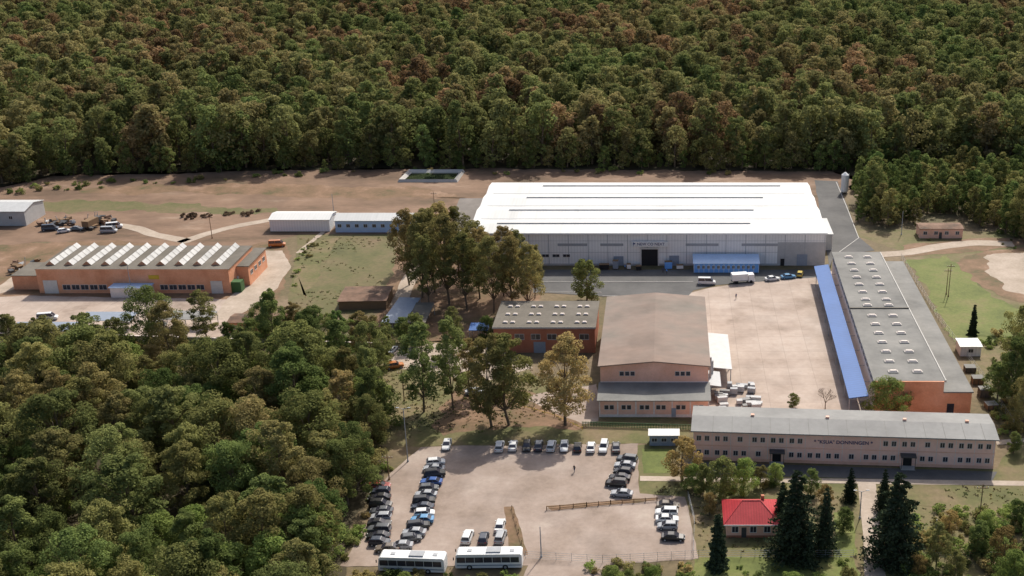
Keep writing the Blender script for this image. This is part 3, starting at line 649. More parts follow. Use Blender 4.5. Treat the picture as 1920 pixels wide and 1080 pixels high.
mb.hexa([(25.1, 9, 3.6), (28, 9, 3.2), (28, 17, 3.2), (25.1, 17, 3.6), (25.1, 9, 3.75), (28, 9, 3.35), (28, 17, 3.35), (25.1, 17, 3.75)], 1)
mb.cone((25.6, 13, 0), (25.6, 13, 9), .25, .25, 8, 1); mb.cone((25.9, 15.5, 0), (25.9, 15.5, 7), .5, .5, 10, 1)
mb.obj('side_canopy', ['gutter', 'steel'], E)

# ---- low dark roofed brick hall
E = empty('brick_workshop', (-43.8, 273, 0))
mb = MB(); mb.box(0, 25.6, 0, 17.5, 0, 6.8, 0); mb.obj('walls', ['redbrick'], E)
mb = MB(); mb.box(-.3, 25.9, -.3, 17.8, 6.8, 7.1, 0); mb.box(-.3, 25.9, -.36, -.3, 6.7, 7.2, 1)
mb.obj('roof', ['roofdark', 'kerb'], E)
mb = MB()
for i in range(4):
    for j in range(3):
        for k in (-.95, .95):
            cx = 3.6 + i * 6.1 + k; cy = 2.8 + j * 5.4
            mb.box(cx - .65, cx + .65, cy - .6, cy + .6, 7.1, 7.25, 1); mb.hexa([(cx - .6, cy - .55, 7.25), (cx + .6, cy - .55, 7.25), (cx + .6, cy + .55, 7.25), (cx - .6, cy + .55, 7.25), (cx - .4, cy - .35, 7.5), (cx + .4, cy - .35, 7.5), (cx + .4, cy + .35, 7.5), (cx - .4, cy + .35, 7.5)], 0)
mb.obj('roof_lights', ['skylight', 'roofdark'], E)
mb = MB()
for i in range(6): mb.win('y', 0, 2.4 + i * 4.1, 4.4, 2.4, 1.6, 1, 0, d=-1)
mb.box(10, 13, -.1, 0, 0, 3, 2); mb.obj('windows', ['glass', 'frame', 'bluegrey'], E)

# ---- two-storey dormitory
ax, ay, bx, by = 5.6, 218.1, 67.9, 214.2
rz = math.atan2(by - ay, bx - ax); LD = math.dist((ax, ay), (bx, by))
E = empty('two_storey_dormitory', (ax, ay, 0), rz)
mb = MB(); mb.box(0, LD, 0, 10.4, 0, 6.9, 0); mb.box(-.03, LD + .03, -.05, 0, 0, .7, 1); mb.box(0, LD, -.04, 0, 3.45, 3.65, 1)
for k in range(0, 17): mb.box(k * 3.88, k * 3.88 + .12, -.03, 0, .7, 3.45, 2); mb.box(k * 3.88, k * 3.88 + .12, -.03, 0, 3.65, 6.9, 2)
mb.obj('walls', ['pink', 'salmon', 'wallpale'], E)
mb = MB()
mb.hexa([(-.5, -.7, 6.9), (LD + .5, -.7, 6.9), (LD + .5, 5.2, 7.5), (-.5, 5.2, 7.5), (-.5, -.7, 7.15), (LD + .5, -.7, 7.15), (LD + .5, 5.2, 7.8), (-.5, 5.2, 7.8)], 0)
mb.hexa([(-.5, 5.2, 7.5), (LD + .5, 5.2, 7.5), (LD + .5, 11, 6.9), (-.5, 11, 6.9), (-.5, 5.2, 7.8), (LD + .5, 5.2, 7.8), (LD + .5, 11, 7.15), (-.5, 11, 7.15)], 0)
for k in (12, 27.8, 44, 57): mb.box(k, k + .7, 5.4, 6.0, 7.5, 8.2, 1)
for k in range(1, 16): mb.hexa([(k * 4, -.7, 7.15), (k * 4 + .08, -.7, 7.15), (k * 4 + .08, 5.2, 7.8), (k * 4, 5.2, 7.8), (k * 4, -.7, 7.18), (k * 4 + .08, -.7, 7.18), (k * 4 + .08, 5.2, 7.83), (k * 4, 5.2, 7.83)], 2)
mb.obj('roof', ['rooflight', 'salmon', 'roofgrey'], E)
mb = MB()
for k in range(16):
    cx = k * 3.88 + 2.0
    for fl, zc in ((0, 1.9), (1, 5.2)):
        if fl == 0 and k in (4, 11): continue
        if fl == 1 and 6 <= k <= 9: continue
        if (k + fl) % 5 == 3: mb.win('y', 0, cx, zc, 1.1, 1.25, 1, 0, d=-1); continue
        for dx in (-.85, .85): mb.win('y', 0, cx + dx, zc, 1.05, 1.25, 1, 0, d=-1)
for k in (4, 11):
    cx = k * 3.88 + 2.0; mb.box(cx - .9, cx + .9, -.1, 0, .2, 2.6, 2); mb.box(cx - 1.6, cx + 1.6, -1.8, 0, 2.9, 3.1, 3); mb.box(cx - 1.5, cx + 1.5, -1.8, -.06, 0, .2, 4)
    for s in (-1.45, 1.35): mb.box(cx + s, cx + s + .1, -1.7, -1.6, .2, 2.9, 3)
for zc in (1.9, 5.2):
    for yy in (3, 7): mb.win('x', LD, yy, zc, 1.2, 1.3, 1, 0, d=1)
mb.obj('windows_and_doors', ['glass', 'frame', 'dark', 'darkmetal', 'kerb'], E)
text('* "KSUA" DONNINGEN *', 'facade_lettering', 1.1, E, (31.2, -.06, 4.8), (math.pi / 2, 0, 0), 'navy')

# ---- orange sawtooth factory
E = empty('sawtooth_factory', (-180.3, 314.5, 0))
mb = MB(); mb.box(0, 55, 0, 20.5, 0, 7.2, 0); mb.box(-9, -.01, 3, 14, 0, 4.2, 0); mb.box(55.01, 58.5, 6, 22, 0, 6.0, 0); mb.box(-.02, 55.02, -.06, 0, 6.6, 7.35, 0); mb.box(22, 33, -3.5, -.07, 0, 3.0, 2)
mb.obj('walls', ['orange', 'wallpale', 'wallpale'], E)
mb = MB(); mb.box(-.2, 55.2, .0, 20.7, 7.2, 7.4, 0); mb.box(-9.2, -.2, 2.8, 14.2, 4.2, 4.4, 0); mb.box(55.2, 58.8, 5.8, 22.2, 6.0, 6.2, 0); mb.box(21.7, 33.3, -3.8, -.07, 3.0, 3.2, 3)
for i in range(10):
    xx = 1.2 + i * 5.3
    pr = [(xx, 7.4), (xx + 1.6, 8.7), (xx + 2.8, 7.5)]
    a = [(p[0], 3.2, p[1]) for p in pr]; b = [(p[0], 19.8, p[1]) for p in pr]
    mb.poly([a[0], a[1], b[1], b[0]][::-1], 2 if i < 6 else 4); mb.poly([a[1], a[2], b[2], b[1]][::-1], 1); mb.poly(a[::-1], 5); mb.poly(b, 5)
    for k in range(1, 6): mb.poly([(xx + 1.64, 3.2 + k * 2.77, 8.72), (xx + 2.82, 3.2 + k * 2.77, 7.54), (xx + 2.82, 3.4 + k * 2.77, 7.54), (xx + 1.64, 3.4 + k * 2.77, 8.72)], 2)
mb.obj('sawtooth_roof', ['roofdark', 'shedglass', 'roofdark', 'paleblue', 'roofrust', 'orange'], E)
mb = MB()
for i in range(5): mb.win('y', -.02, 8 + i * 2.6, 1.9, 2.3, 1.6, 1, 0, d=-1)
for i in range(5): mb.win('y', -.02, 36 + i * 2.6, 1.9, 2.3, 1.6, 1, 0, d=-1)
mb.box(1.5, 5.5, -.15, -.0, 0, 4.0, 1); mb.box(49.5, 52.8, -.15, 0, 0, 3.8, 1); mb.box(32, 35, -.15, -.07, 4.4, 5.6, 2)
for i in range(4): mb.win('x', 58.5, 8.5 + i * 3.6, 3.6, 2, 1.4, 1, 0, d=1)
mb.box(55.02, 57.8, .6, 3.5, 0, 3.2, 3)
mb.obj('windows_and_doors', ['glass', 'frame', 'yellow', 'greenpaint'], E)

# ---- small halls and cabins
def shed(name, x0, x1, y0, y1, h, wall, roof, ridge=0.8, wins=0, rz=0, doors=0, over=.3):
    w, d = x1 - x0, y1 - y0
    E = empty(name, (x0, y0, 0), rz); mb = MB(); mb.box(0, w, 0, d, 0, h, 0)
    mb.poly([(0, 0, h), (0, d / 2, h + ridge), (0, d, h)], 0); mb.poly([(w, 0, h), (w, d, h), (w, d / 2, h + ridge)], 0)
    mb.obj('walls', [wall], E); mb = MB(); t = .15
    mb.hexa([(-over, -over, h), (w + over, -over, h), (w + over, d / 2, h + ridge), (-over, d / 2, h + ridge), (-over, -over, h + t), (w + over, -over, h + t), (w + over, d / 2, h + ridge + t), (-over, d / 2, h + ridge + t)], 0)
    mb.hexa([(-over, d / 2, h + ridge), (w + over, d / 2, h + ridge), (w + over, d + over, h), (-over, d + over, h), (-over, d / 2, h + ridge + t), (w + over, d / 2, h + ridge + t), (w + over, d + over, h + t), (-over, d + over, h + t)], 0)
    mb.obj('roof', [roof], E)
    if wins or doors:
        mb = MB()
        for i in range(wins): mb.win('y', 0, w * (i + .5) / wins, h * .58, min(1.3, w / wins * .6), min(1.2, h * .4), 1, 0, d=-1)
        if doors: mb.box(w * .45, w * .45 + .9, -.12, -.0, 0, 2.1, 2)
        mb.obj('windows', ['glass', 'frame', 'darkmetal'], E)
    return E
shed('white_storage_hall', -131.8, -112, 371, 380, 4.0, 'whitewall', 'whiteroof', 0.9)
shed('site_office', -109.8, -84, 370, 378, 4.0, 'paleblue', 'whiteroof', 1.4, wins=9)
shed('grey_barn', -245, -216, 377, 390, 5, 'greypanel', 'gutter', 1.3, wins=3)
x, y = G(1724, 447); shed('brick_hut', x, x + 14, y, y + 6, 3.2, 'salmon', 'roofrust', .4, wins=4, doors=1)
x, y = G(1800, 668); shed('white_kiosk', x, x + 5.2, y, y + 5, 2.6, 'whitewall', 'whiteroof', .2, wins=1)
x, y = G(1218, 836); shed('site_cabin', x, x + 6.2, y, y + 2.6, 2.5, 'bluegrey', 'whiteroof', .12, wins=3)
x, y = G(636, 582); shed('derelict_shed', x, x + 13, y, y + 11, 2.6, 'wood', 'roofrust', .3, rz=0.05)
x, y = G(430, 625); shed('gatehouse', x, x + 14, y, y + 6, 3.0, 'orange', 'roofrust', .5, wins=4)
def canopy(name, u, v, w, d, h, mat, tilt=.5, rz=0):
    x, y = G(u, v); mb = MB()
    mb.hexa([(0, 0, h), (w, 0, h), (w, d, h + tilt), (0, d, h + tilt), (0, 0, h + .12), (w, 0, h + .12), (w, d, h + tilt + .12), (0, d, h + tilt + .12)], 0)
    for xx in (.1, w / 2, w - .25):
        for yy in (.1, d - .25): mb.box(xx, xx + .15, yy, yy + .15, 0, h + tilt * yy / d, 1)
    mb.obj(name, [mat, 'steel'], loc=(x, y, 0), rz=rz)
canopy('parking_canopy', 716, 625, 6, 17, 3, 'bluegrey', rz=-.08); canopy('parking_canopy', 764, 625, 5, 13, 3, 'roofdark')
canopy('parking_canopy', 150, 620, 14, 5, 2.8, 'bluegrey'); canopy('parking_canopy', 300, 618, 14, 5, 2.8, 'rooflight'); canopy('parking_canopy', 20, 640, 16, 5, 2.8, 'bluegrey'); canopy('parking_canopy', 880, 640, 5, 4, 3, 'blueroof')
mb = MB(); a = Vector(G(-60, 632)); b = Vector(G(700, 655)); d = b - a; mb.obox(((a + b).x / 2, (a + b).y / 2, .9), (d.length, .25, 1.8), math.atan2(d.y, d.x)); mb.obox(((a + b).x / 2, (a + b).y / 2, 1.84), (d.length, .4, .1), math.atan2(d.y, d.x)); mb.obj('boundary_wall', ['wallpale'])

# ---- red roofed house
x, y = G(1362, 1008); E = empty('red_roofed_house', (x, y, 0)); w, d, h = 9.6, 8, 3.1
mb = MB(); mb.box(0, w, 0, d, 0, h, 0); mb.box(-.05, w + .05, -.06, 0, 0, .5, 1); mb.obj('walls', ['salmon', 'redbrick'], E)
mb = MB(); o = .6; z1 = h + 2.5
c = [(-o, -o, h), (w + o, -o, h), (w + o, d + o, h), (-o, d + o, h)]; r = [(w * .32, d / 2, z1), (w * .68, d / 2, z1)]
mb.poly([c[0], c[1], r[1], r[0]]); mb.poly([c[1], c[2], r[1]]); mb.poly([c[2], c[3], r[0], r[1]]); mb.poly([c[3], c[0], r[0]]); mb.poly(c[::-1], 1)
mb.box(-o, w + o, -o - .05, -o, h - .15, h + .05, 1); mb.box(w * .7, w * .7 + .6, d * .6, d * .6 + .6, h + 1, h + 3, 2)
mb.cone(c[0], r[0], .09, .09, 6); mb.cone(c[1], r[1], .09, .09, 6); mb.cone(r[0], r[1], .1, .1, 6)
mb.obj('roof', ['redroof', 'white', 'redbrick'], E)
mb = MB()
for cx in (1.6, 5.0, 7.6): mb.win('y', 0, cx, 1.8, 1.3, 1.4, 1, 0, d=-1)
mb.box(2.8, 3.7, -.1, 0, .1, 2.2, 2); mb.obj('windows', ['glass', 'white', 'darkmetal'], E)

# ---- pond basin
A = [G(745, 342), G(765, 322), G(872, 322), G(858, 342)]; cxm = sum(p[0] for p in A) / 4; cym = sum(p[1] for p in A) / 4
mb = MB(); inn = [(cxm + (p[0] - cxm) * .82, cym + (p[1] - cym) * .72) for p in A]; mid = [(cxm + (p[0] - cxm) * .95, cym + (p[1] - cym) * .93) for p in A]
for i in range(4):
    j = (i + 1) % 4
    mb.poly([(*A[i], .02), (*A[j], .02), (*mid[j], 1.1), (*mid[i], 1.1)], 0); mb.poly([(*mid[i], 1.1), (*mid[j], 1.1), (*inn[j], .15), (*inn[i], .15)], 0)
mb.poly([(*p, .2) for p in inn], 1); mb.obj('concrete_pond', ['kerb', 'water'])

# ------------------------------------------------------------------ vehicles
def paint(name, c):
    m, nt, out = new_mat(name); b = nt.nodes.new('ShaderNodeBsdfPrincipled'); g = nt.nodes.new('ShaderNodeTexCoord')
    n = noise_n(nt, g.outputs['Object'], 1.2, 3); col = ramp(nt, [tuple(x * .82 for x in c), c], n); nt.links.new(col, b.inputs['Base Color'])
    b.inputs['Roughness'].default_value = .32; b.inputs['Coat Weight'].default_value = .4; nt.links.new(b.outputs[0], out.inputs[0]); return m
PC = {'w': (.72, .72, .70), 's': (.36, .37, .38), 'k': (.018, .018, .02), 'g': (.10, .105, .11), 'b': (.03, .10, .32), 'r': (.28, .04, .03), 'd': (.04, .05, .07), 'n': (.16, .13, .10), 'o': (.50, .17, .04), 'c': (.12, .30, .50), 'y': (.6, .45, .08)}
PM = {k: paint('car_paint_' + k, v) for k, v in PC.items()}
lamp_r = plain('tail_lamp', (.35, .02, .02), rough=.3); lamp_w = plain('head_lamp', (.7, .7, .68), rough=.2)
def car_mesh(kind, ck):
    mb = MB(); hw = .88
    if kind == 'suv': st = [(-2.2, .38, .95, .8), (-2.1, .3, 1.05, .88), (-1.2, .28, 1.08, .9), (1.0, .28, 1.05, .9), (1.9, .3, .95, .87), (2.25, .38, .78, .75)]; cab = (-2.05, -1.85, .45, 1.15, 1.72)
    elif kind == 'hatch': st = [(-1.95, .38, .85, .78), (-1.85, .28, .95, .85), (-1.0, .26, .97, .86), (.9, .26, .93, .86), (1.75, .28, .8, .82), (2.0, .38, .62, .7)]; cab = (-1.85, -1.45, .35, 1.15, 1.48)
    elif kind == 'van': st = [(-2.6, .4, 1.15, .9), (-2.5, .3, 1.2, .95), (0, .3, 1.2, .95), (1.6, .3, 1.15, .95), (2.35, .3, .98, .93), (2.6, .4, .8, .85)]; cab = (-2.52, -2.45, 1.1, 1.9, 2.15)
    else: st = [(-2.25, .4, .85, .76), (-2.15, .28, .93, .85), (-1.4, .26, .96, .87), (.9, .26, .9, .87), (1.95, .28, .78, .83), (2.25, .38, .62, .7)]; cab = (-1.75, -1.05, .25, 1.1, 1.43)
    rings = []
    for (x, z0, z1, w) in st:
        b = len(mb.v); mb.v += [(x, -w * .94, z0), (x, -w, (z0 + z1) * .52), (x, -w * .9, z1), (x, w * .9, z1), (x, w, (z0 + z1) * .52), (x, w * .94, z0)]; rings.append(b)
    for a, c in zip(rings, rings[1:]):
        for i in range(6): mb.f.append((a + i, c + i, c + (i + 1) % 6, a + (i + 1) % 6)[::-1]); mb.m.append(0)
    mb.f.append(tuple(rings[0] + i for i in range(6))); mb.m.append(0); mb.f.append(tuple(rings[-1] + 5 - i for i in range(6))); mb.m.append(0)
    x0, x1, x2, x3, zt = cab; zb = st[2][2] - .03; w0 = hw * .88; w1 = hw * .72
    B = [(x0, -w0, zb), (x3, -w0, zb - .03), (x3, w0, zb - .03), (x0, w0, zb)]; T = [(x1, -w1, zt - .06), (x2, -w1, zt - .06), (x2, w1, zt - .06), (x1, w1, zt - .06)]
    for i in range(4):
        j = (i + 1) % 4; mb.poly([B[i], B[j], T[j], T[i]], 1)
    e = .04; mb.hexa([(x1 - e, -w1 - e, zt - .07), (x2 + e, -w1 - e, zt - .07), (x2 + e, w1 + e, zt - .07), (x1 - e, w1 + e, zt - .07), (x1 + .1, -w1 + .1, zt), (x2 - .1, -w1 + .1, zt), (x2 - .1, w1 - .1, zt), (x1 + .1, w1 - .1, zt)], 0)
    for s in (-1, 1):
        for (a, c) in (((x0, s * w0, zb), (x1, s * w1, zt - .05)), ((x3, s * w0, zb), (x2, s * w1, zt - .05)), (((x0 + x3) / 2 - .1, s * w0 * 1.005, zb), ((x1 + x2) / 2, s * w1 * 1.01, zt - .05))):
            mb.cone(a, c, .045, .04, 5, 0)
        mb.obox((x3 - .25, s * (hw + .06), zb + .05), (.16, .2, .12), 0, 0)
        for xx in (st[0][0] + .75, st[-1][0] - .8):
            mb.cone((xx, s * (hw - .18), .32), (xx, s * (hw + .02), .32), .32, .32, 14, 2); mb.cone((xx, s * (hw + .021), .32), (xx, s * (hw + .035), .32), .19, .19, 10, 3)
        mb.obox((st[-1][0] - .1, s * .55, .62), (.14, .3, .13), 0, 5); mb.obox((st[0][0] + .05, s * .6, .78), (.12, .25, .16), 0, 4)
    return mb.mesh('car_' + kind, [PM[ck], 'glass', 'rubber', 'steel', lamp_r, lamp_w])
CM = {}
def car(u, v, ck, kind='sedan', head=0, name='parked_car', jit=.06):
    key = (kind, ck)
    if key not in CM: CM[key] = car_mesh(kind, ck)
    x, y = G(u, v); o = bpy.data.objects.new(name, CM[key]); COL.objects.link(o); o.location = (x, y, .06); o.rotation_euler = (0, 0, math.radians(head) + rf.uniform(-jit, jit))
    return o
KD = ['sedan', 'hatch', 'sedan', 'suv']
for i, (u, v, c) in enumerate([(712, 915, 'r'), (714, 926, 'd'), (712, 938, 'k'), (714, 951, 'k'), (716, 963, 'g'), (715, 974, 's'), (712, 986, 'k'), (712, 998, 'g'), (710, 1010, 'k'), (712, 1021, 'd'), (727, 1033, 'n')]): car(u, v, c, KD[i % 4], 180 if i % 3 else 0)
for i, (u, v, c) in enumerate([(817, 871, 'w'), (814, 883, 's'), (815, 893, 'k'), (809, 908, 'b'), (804, 920, 'g'), (799, 932, 's'), (795, 944, 'k'), (793, 955, 'd'), (796, 967, 'w'), (792, 979, 'c'), (784, 991, 'k'), (777, 1003, 's'), (771, 1014, 'g'), (752, 1028, 's')]): car(u, v, c, KD[(i + 1) % 4], 10 + 170 * (i % 2))
for i, (u, v, c) in enumerate([(838, 838, 'w'), (937, 842, 'w'), (962, 840, 'w'), (988, 841, 'k'), (1010, 840, 'd'), (1034, 841, 'w'), (1058, 841, 'w'), (1083, 843, 'k'), (1108, 843, 'w'), (1132, 843, 'w'), (1155, 843, 'g')]): car(u, v, c, KD[(i * 3) % 4], 90 if i % 3 else -90)
for i, (u, v, c) in enumerate([(1176, 866, 'g'), (1172, 877, 's'), (1168, 889, 'k'), (1162, 900, 'k'), (1156, 911, 'k'), (1166, 930, 's')]): car(u, v, c, KD[(i + 3) % 4], 170)
for i, (u, v, c) in enumerate([(1252, 952, 'n'), (1250, 966, 'w'), (1251, 978, 'w'), (1252, 991, 's'), (1262, 1012, 'k')]): car(u, v, c, KD[(i + 2) % 4], 175 * (i % 2))
for u, v, c, k in [(877, 1012, 'w', 'suv'), (907, 1014, 'd', 'hatch'), (938, 990, 'w', 'sedan'), (939, 1012, 's', 'suv')]: car(u, v, c, k, 88)
for u, v, c, k, h in [(1325, 533, 'w', 'van', 0), (1448, 526, 'w', 'sedan', 10), (1478, 522, 'c', 'sedan', 10), (1500, 517, 'y', 'hatch', 80), (520, 462, 'o', 'van', 5), (740, 690, 'o', 'suv', 20), (890, 738, 's', 'sedan', 10), (300, 612, 'w', 'hatch', 0), (90, 600, 'w', 'van', 10), (230, 606, 's', 'sedan', 0), (735, 660, 'w', 'sedan', 80), (95, 432, 'd', 'van', 10), (120, 436, 'w', 'hatch', 30), (145, 432, 'g', 'sedan', 0), (205, 436, 's', 'van', 5), (215, 428, 'w', 'van', 20)]:
    car(u, v, c, k, h)
def truck(u, v, head, cab='white', boxm='white', L=8):
    x, y = G(u, v); mb = MB()
    mb.box(-L / 2, L / 2 - 2.3, -1.2, 1.2, 1.0, 3.0, 1); mb.hexa([(L / 2 - 2.1, -1.1, .5), (L / 2, -1.1, .5), (L / 2, 1.1, .5), (L / 2 - 2.1, 1.1, .5), (L / 2 - 2.1, -1.05, 2.7), (L / 2 - .4, -1.05, 2.7), (L / 2 - .4, 1.05, 2.7), (L / 2 - 2.1, 1.05, 2.7)], 0)
    mb.box(L / 2 - .22, L / 2 - .04, -.9, .9, 1.5, 2.3, 2); mb.box(-L / 2, L / 2 - 2, -.5, .5, .6, 1, 4)
    for xx in (-L / 2 + 1.4, L / 2 - 1.3):
        for s in (-1, 1): mb.cone((xx, s * .85, .48), (xx, s * 1.18, .48), .48, .48, 14, 3)
    mb.obj('delivery_truck', [cab, boxm, 'glass', 'rubber', 'darkmetal'], loc=(x, y, .07), rz=math.radians(head), bevel=.05)
truck(1393, 530, 10, L=7); truck(457, 530, 60, 'yellow', 'wallpale', 6); truck(175, 425, 80, 'darkmetal', 'wood', 8)
def bus(u, v, head):
    x, y = G(u, v); mb = MB(); L = 12.0
    prof = [(-L / 2, .35), (L / 2 - .1, .35), (L / 2, .9), (L / 2 - .25, 2.9), (L / 2 - .6, 3.2), (-L / 2 + .3, 3.2), (-L / 2, 2.9)]
    n = len(prof); b = len(mb.v)
    for s in (-1.25, 1.25): mb.v += [(p[0], s, p[1]) for p in prof]
    mb.f.append(tuple(b + i for i in range(n))); mb.m.append(0); mb.f.append(tuple(b + n + n - 1 - i for i in range(n))); mb.m.append(0)
    for i in range(n): j = (i + 1) % n; mb.f.append((b + j, b + i, b + n + i, b + n + j)); mb.m.append(0)
    for s in (-1, 1):
        for k in range(7):
            x0 = -L / 2 + .5 + k * 1.6; lo, hi = (1.26, 1.28) if s > 0 else (-1.28, -1.26); mb.box(x0, x0 + 1.52, lo, hi, 1.5, 2.6, 1)
        lo, hi = (1.262, 1.27) if s > 0 else (-1.27, -1.262); mb.box(-L / 2 + .2, L / 2 - .4, lo, hi, .8, 1.05, 4)
        for xx in (-L / 2 + 3, L / 2 - 2.6): mb.cone((xx, s * .95, .5), (xx, s * 1.3, .5), .5, .5, 16, 2); mb.cone((xx, s * 1.3, .5), (xx, s * 1.32, .5), .26, .26, 12, 3)
        mb.obox((L / 2 + .15, s * 1.35, 2.4), (.15, .2, .5), 0, 2)
    mb.hexa([(L / 2 - .03, -1.1, 1.3), (L / 2 + .0, -1.1, 1.3), (L / 2 + .0, 1.1, 1.3), (L / 2 - .03, 1.1, 1.3), (L / 2 - .22, -1.1, 2.8), (L / 2 - .2, -1.1, 2.8), (L / 2 - .2, 1.1, 2.8), (L / 2 - .22, 1.1, 2.8)], 1)
    mb.box(-2.2, .4, -.8, .8, 3.2, 3.45, 3); mb.box(3, 3.8, -.4, .4, 3.2, 3.3, 3); mb.box(-4.6, -3.8, -.4, .4, 3.2, 3.3, 3)
    mb.obj('coach_bus', ['white', 'glass', 'rubber', 'steel', 'bluegrey'], loc=(x, y, .06), rz=math.radians(head), bevel=.06)
bus(775, 1068, 177); bus(918, 1061, 181)

# ------------------------------------------------------------------ yard furniture
rp = random.Random(21)
for i in range(26):
    u = rp.uniform(1345, 1420); v = rp.uniform(722, 770) if u > 1365 else rp.uniform(740, 772); x, y = G(u, v); mb = MB(); w, d, h = rp.uniform(1.0, 2.6), rp.uniform(.8, 1.3), rp.uniform(.5, 1.6)
    mb.box(-w / 2, w / 2, -d / 2, d / 2, .16, h, 0)
    for k in (-.42, 0, .42): mb.box(k * w - .06, k * w + .06, -d / 2 - .03, d / 2 + .03, 0, .15, 1)
    mb.box(-w / 2 - .02, w / 2 + .02, -.04, .04, .17, h + .02, 2)
    mb.obj('wrapped_pallet', [('gutter', 'steel', 'rooflight', 'gutter')[i % 4], 'wood', 'steel'], loc=(x, y, .07), rz=rp.uniform(-.25, .25), bevel=.04)
for i, (u, v) in enumerate([(1818, 695), (1832, 718), (1845, 742), (1858, 765)]):
    x, y = G(u, v); mb = MB(); mb.box(-1.3, 1.3, -1.1, 1.1, .1, 1.2 + .4 * (i % 3), 0); mb.box(-1.35, 1.35, -1.15, 1.15, 1.2 + .4 * (i % 3), 1.28 + .4 * (i % 3), 1)
    for k in (-1.1, 0, 1.1): mb.box(k - .08, k + .08, -1.13, 1.13, 0, 1.2, 2)
    mb.obj('storage_crate', [('roofdark', 'wood')[i % 2], 'roofgrey', 'darkmetal'], loc=(x, y, 0), rz=rp.uniform(-.15, .15) + .1)
def scrap(u0, u1, v0, v1, n, seed):
    rs = random.Random(seed); x0, y0 = G((u0 + u1) / 2, (v0 + v1) / 2); mb = MB()
    for _ in range(n):
        x, y = G(rs.uniform(u0, u1), rs.uniform(v0, v1)); s = (rs.uniform(.5, 3.0), rs.uniform(.3, 1.6), rs.uniform(.2, 1.1))
        mb.obox((x - x0, y - y0, s[2] / 2 + rs.uniform(0, .8)), s, rs.uniform(0, 3), rs.choice((0, 0, 1, 2, 2, 3, 4, 4)), rs.uniform(-.3, .3))
        if rs.random() < .15: mb.cone((x - x0, y - y0, 0), (x - x0 + rs.uniform(-1, 1), y - y0, rs.uniform(1.5, 4)), .12, .1, 6, 1)
    mb.obj('scrap_pile', ['darkmetal', 'steel', 'wood', 'gutter', 'roofrust'], loc=(x0, y0, 0))
scrap(75, 140, 414, 424, 22, 1); scrap(160, 222, 410, 432, 24, 2); scrap(20, 80, 490, 515, 26, 3); scrap(640, 720, 555, 580, 14, 4)
for (u, v, s) in ((355, 408, 1.6), (385, 406, 1.2), (428, 402, 1.1), (462, 403, 1.3), (478, 398, 1.2)):
    x, y = G(u, v); o = bpy.data.objects.new('brush_pile', shrub('brush_pile', int(u), 1.3, 2.2, 12, 60, .35, 'lf_dry')); COL.objects.link(o); o.location = (x, y, -.1); o.scale = (s, s, s * .9)
def pole(name, u, v, h, arm=True, mat='steel', xarm=False):
    x, y = G(u, v); mb = MB(); mb.cone((0, 0, 0), (0, 0, h), .13, .08, 8, 0); mb.cone((0, 0, 0), (0, 0, .4), .25, .2, 8, 0)
    if arm:
        for s in (-1, 1): mb.cone((0, 0, h - .2), (s * 1.0, 0, h + .2), .05, .04, 6, 0); mb.obox((s * 1.2, 0, h + .22), (.6, .24, .12), 0, 0)
    if xarm:
        mb.box(-1.1, 1.1, -.06, .06, h - .9, h - .75, 0)
        for k in (-1, -.4, .4, 1): mb.cone((k, 0, h - .75), (k, 0, h - .5), .06, .04, 6, 1)
    mb.obj(name, [mat, 'white'], loc=(x, y, 0))
pole('street_lamp', 765, 866, 12.5); pole('utility_pole', 758, 752, 8, False, 'wood', True); pole('street_lamp', 1015, 1045, 6.5, False); pole('utility_pole', 1778, 556, 10, False, 'wood', True); pole('utility_pole', 1774, 552, 8, False, 'wood', True)
pole('utility_pole', 398, 447, 8, False, 'wood', True); pole('utility_pole', 815, 395, 7, False, 'wood', True); pole('flagpole', 248, 553, 9, False); pole('street_lamp', 1612, 972, 6); pole('utility_pole', 1835, 985, 9, False, 'wood', True); pole('street_lamp', 1690, 440, 8, False); pole('street_lamp', 626, 400, 7, False)
pole('street_lamp', 1750, 1045, 8, False); pole('utility_pole', 730, 900, 6, False, 'wood', True)
def fence(name, px, h, sp, mat, rails=2, r=.05):
    mb = MB(); c = [Vector(G(*p)) for p in px]
    for a, b in zip(c, c[1:]):
        d = b - a; L = d.length; k = max(1, int(L / sp)); ang = math.atan2(d.y, d.x)
        for i in range(k + 1): p = a.lerp(b, i / k); mb.box(p.x - r, p.x + r, p.y - r, p.y + r, 0, h, 0)
        m = (a + b) / 2
        for q in range(rails): mb.obox((m.x, m.y, h * (q + .6) / (rails)), (L, r * .8, r * 1.5), ang, 0)
    mb.obj(name, [mat])
fence('wooden_fence', [(1025, 957), (1100, 950), (1145, 946), (1232, 940)], 1.0, 2.2, 'wood', 2, .08)
fence('wire_fence', [(985, 1048), (1130, 1056), (1310, 1046), (1600, 1046)], 1.8, 2.5, 'steel', 4, .03)
fence('wire_fence', [(1300, 1046), (1302, 980), (1290, 935)], 1.8, 2.5, 'steel', 4, .03)
fence('wooden_fence', [(960, 955), (972, 1000), (985, 1040)], .9, 2.5, 'wood', 1, .07)
fence('garden_fence', [(1645, 1048), (1920, 1046), (2100, 1046)], 1.4, 2, 'greenpaint', 3, .05)
fence('green_fence', [(1092, 800), (1300, 806)], 1.3, .35, 'greenpaint', 3, .07)
fence('wire_fence', [(1690, 485), (1760, 600), (1850, 720), (1900, 800)], 1.8, 3, 'steel', 3, .03)
fence('wooden_fence', [(965, 760), (1040, 782), (1092, 806)], .9, 2.5, 'yellow', 1, .06)

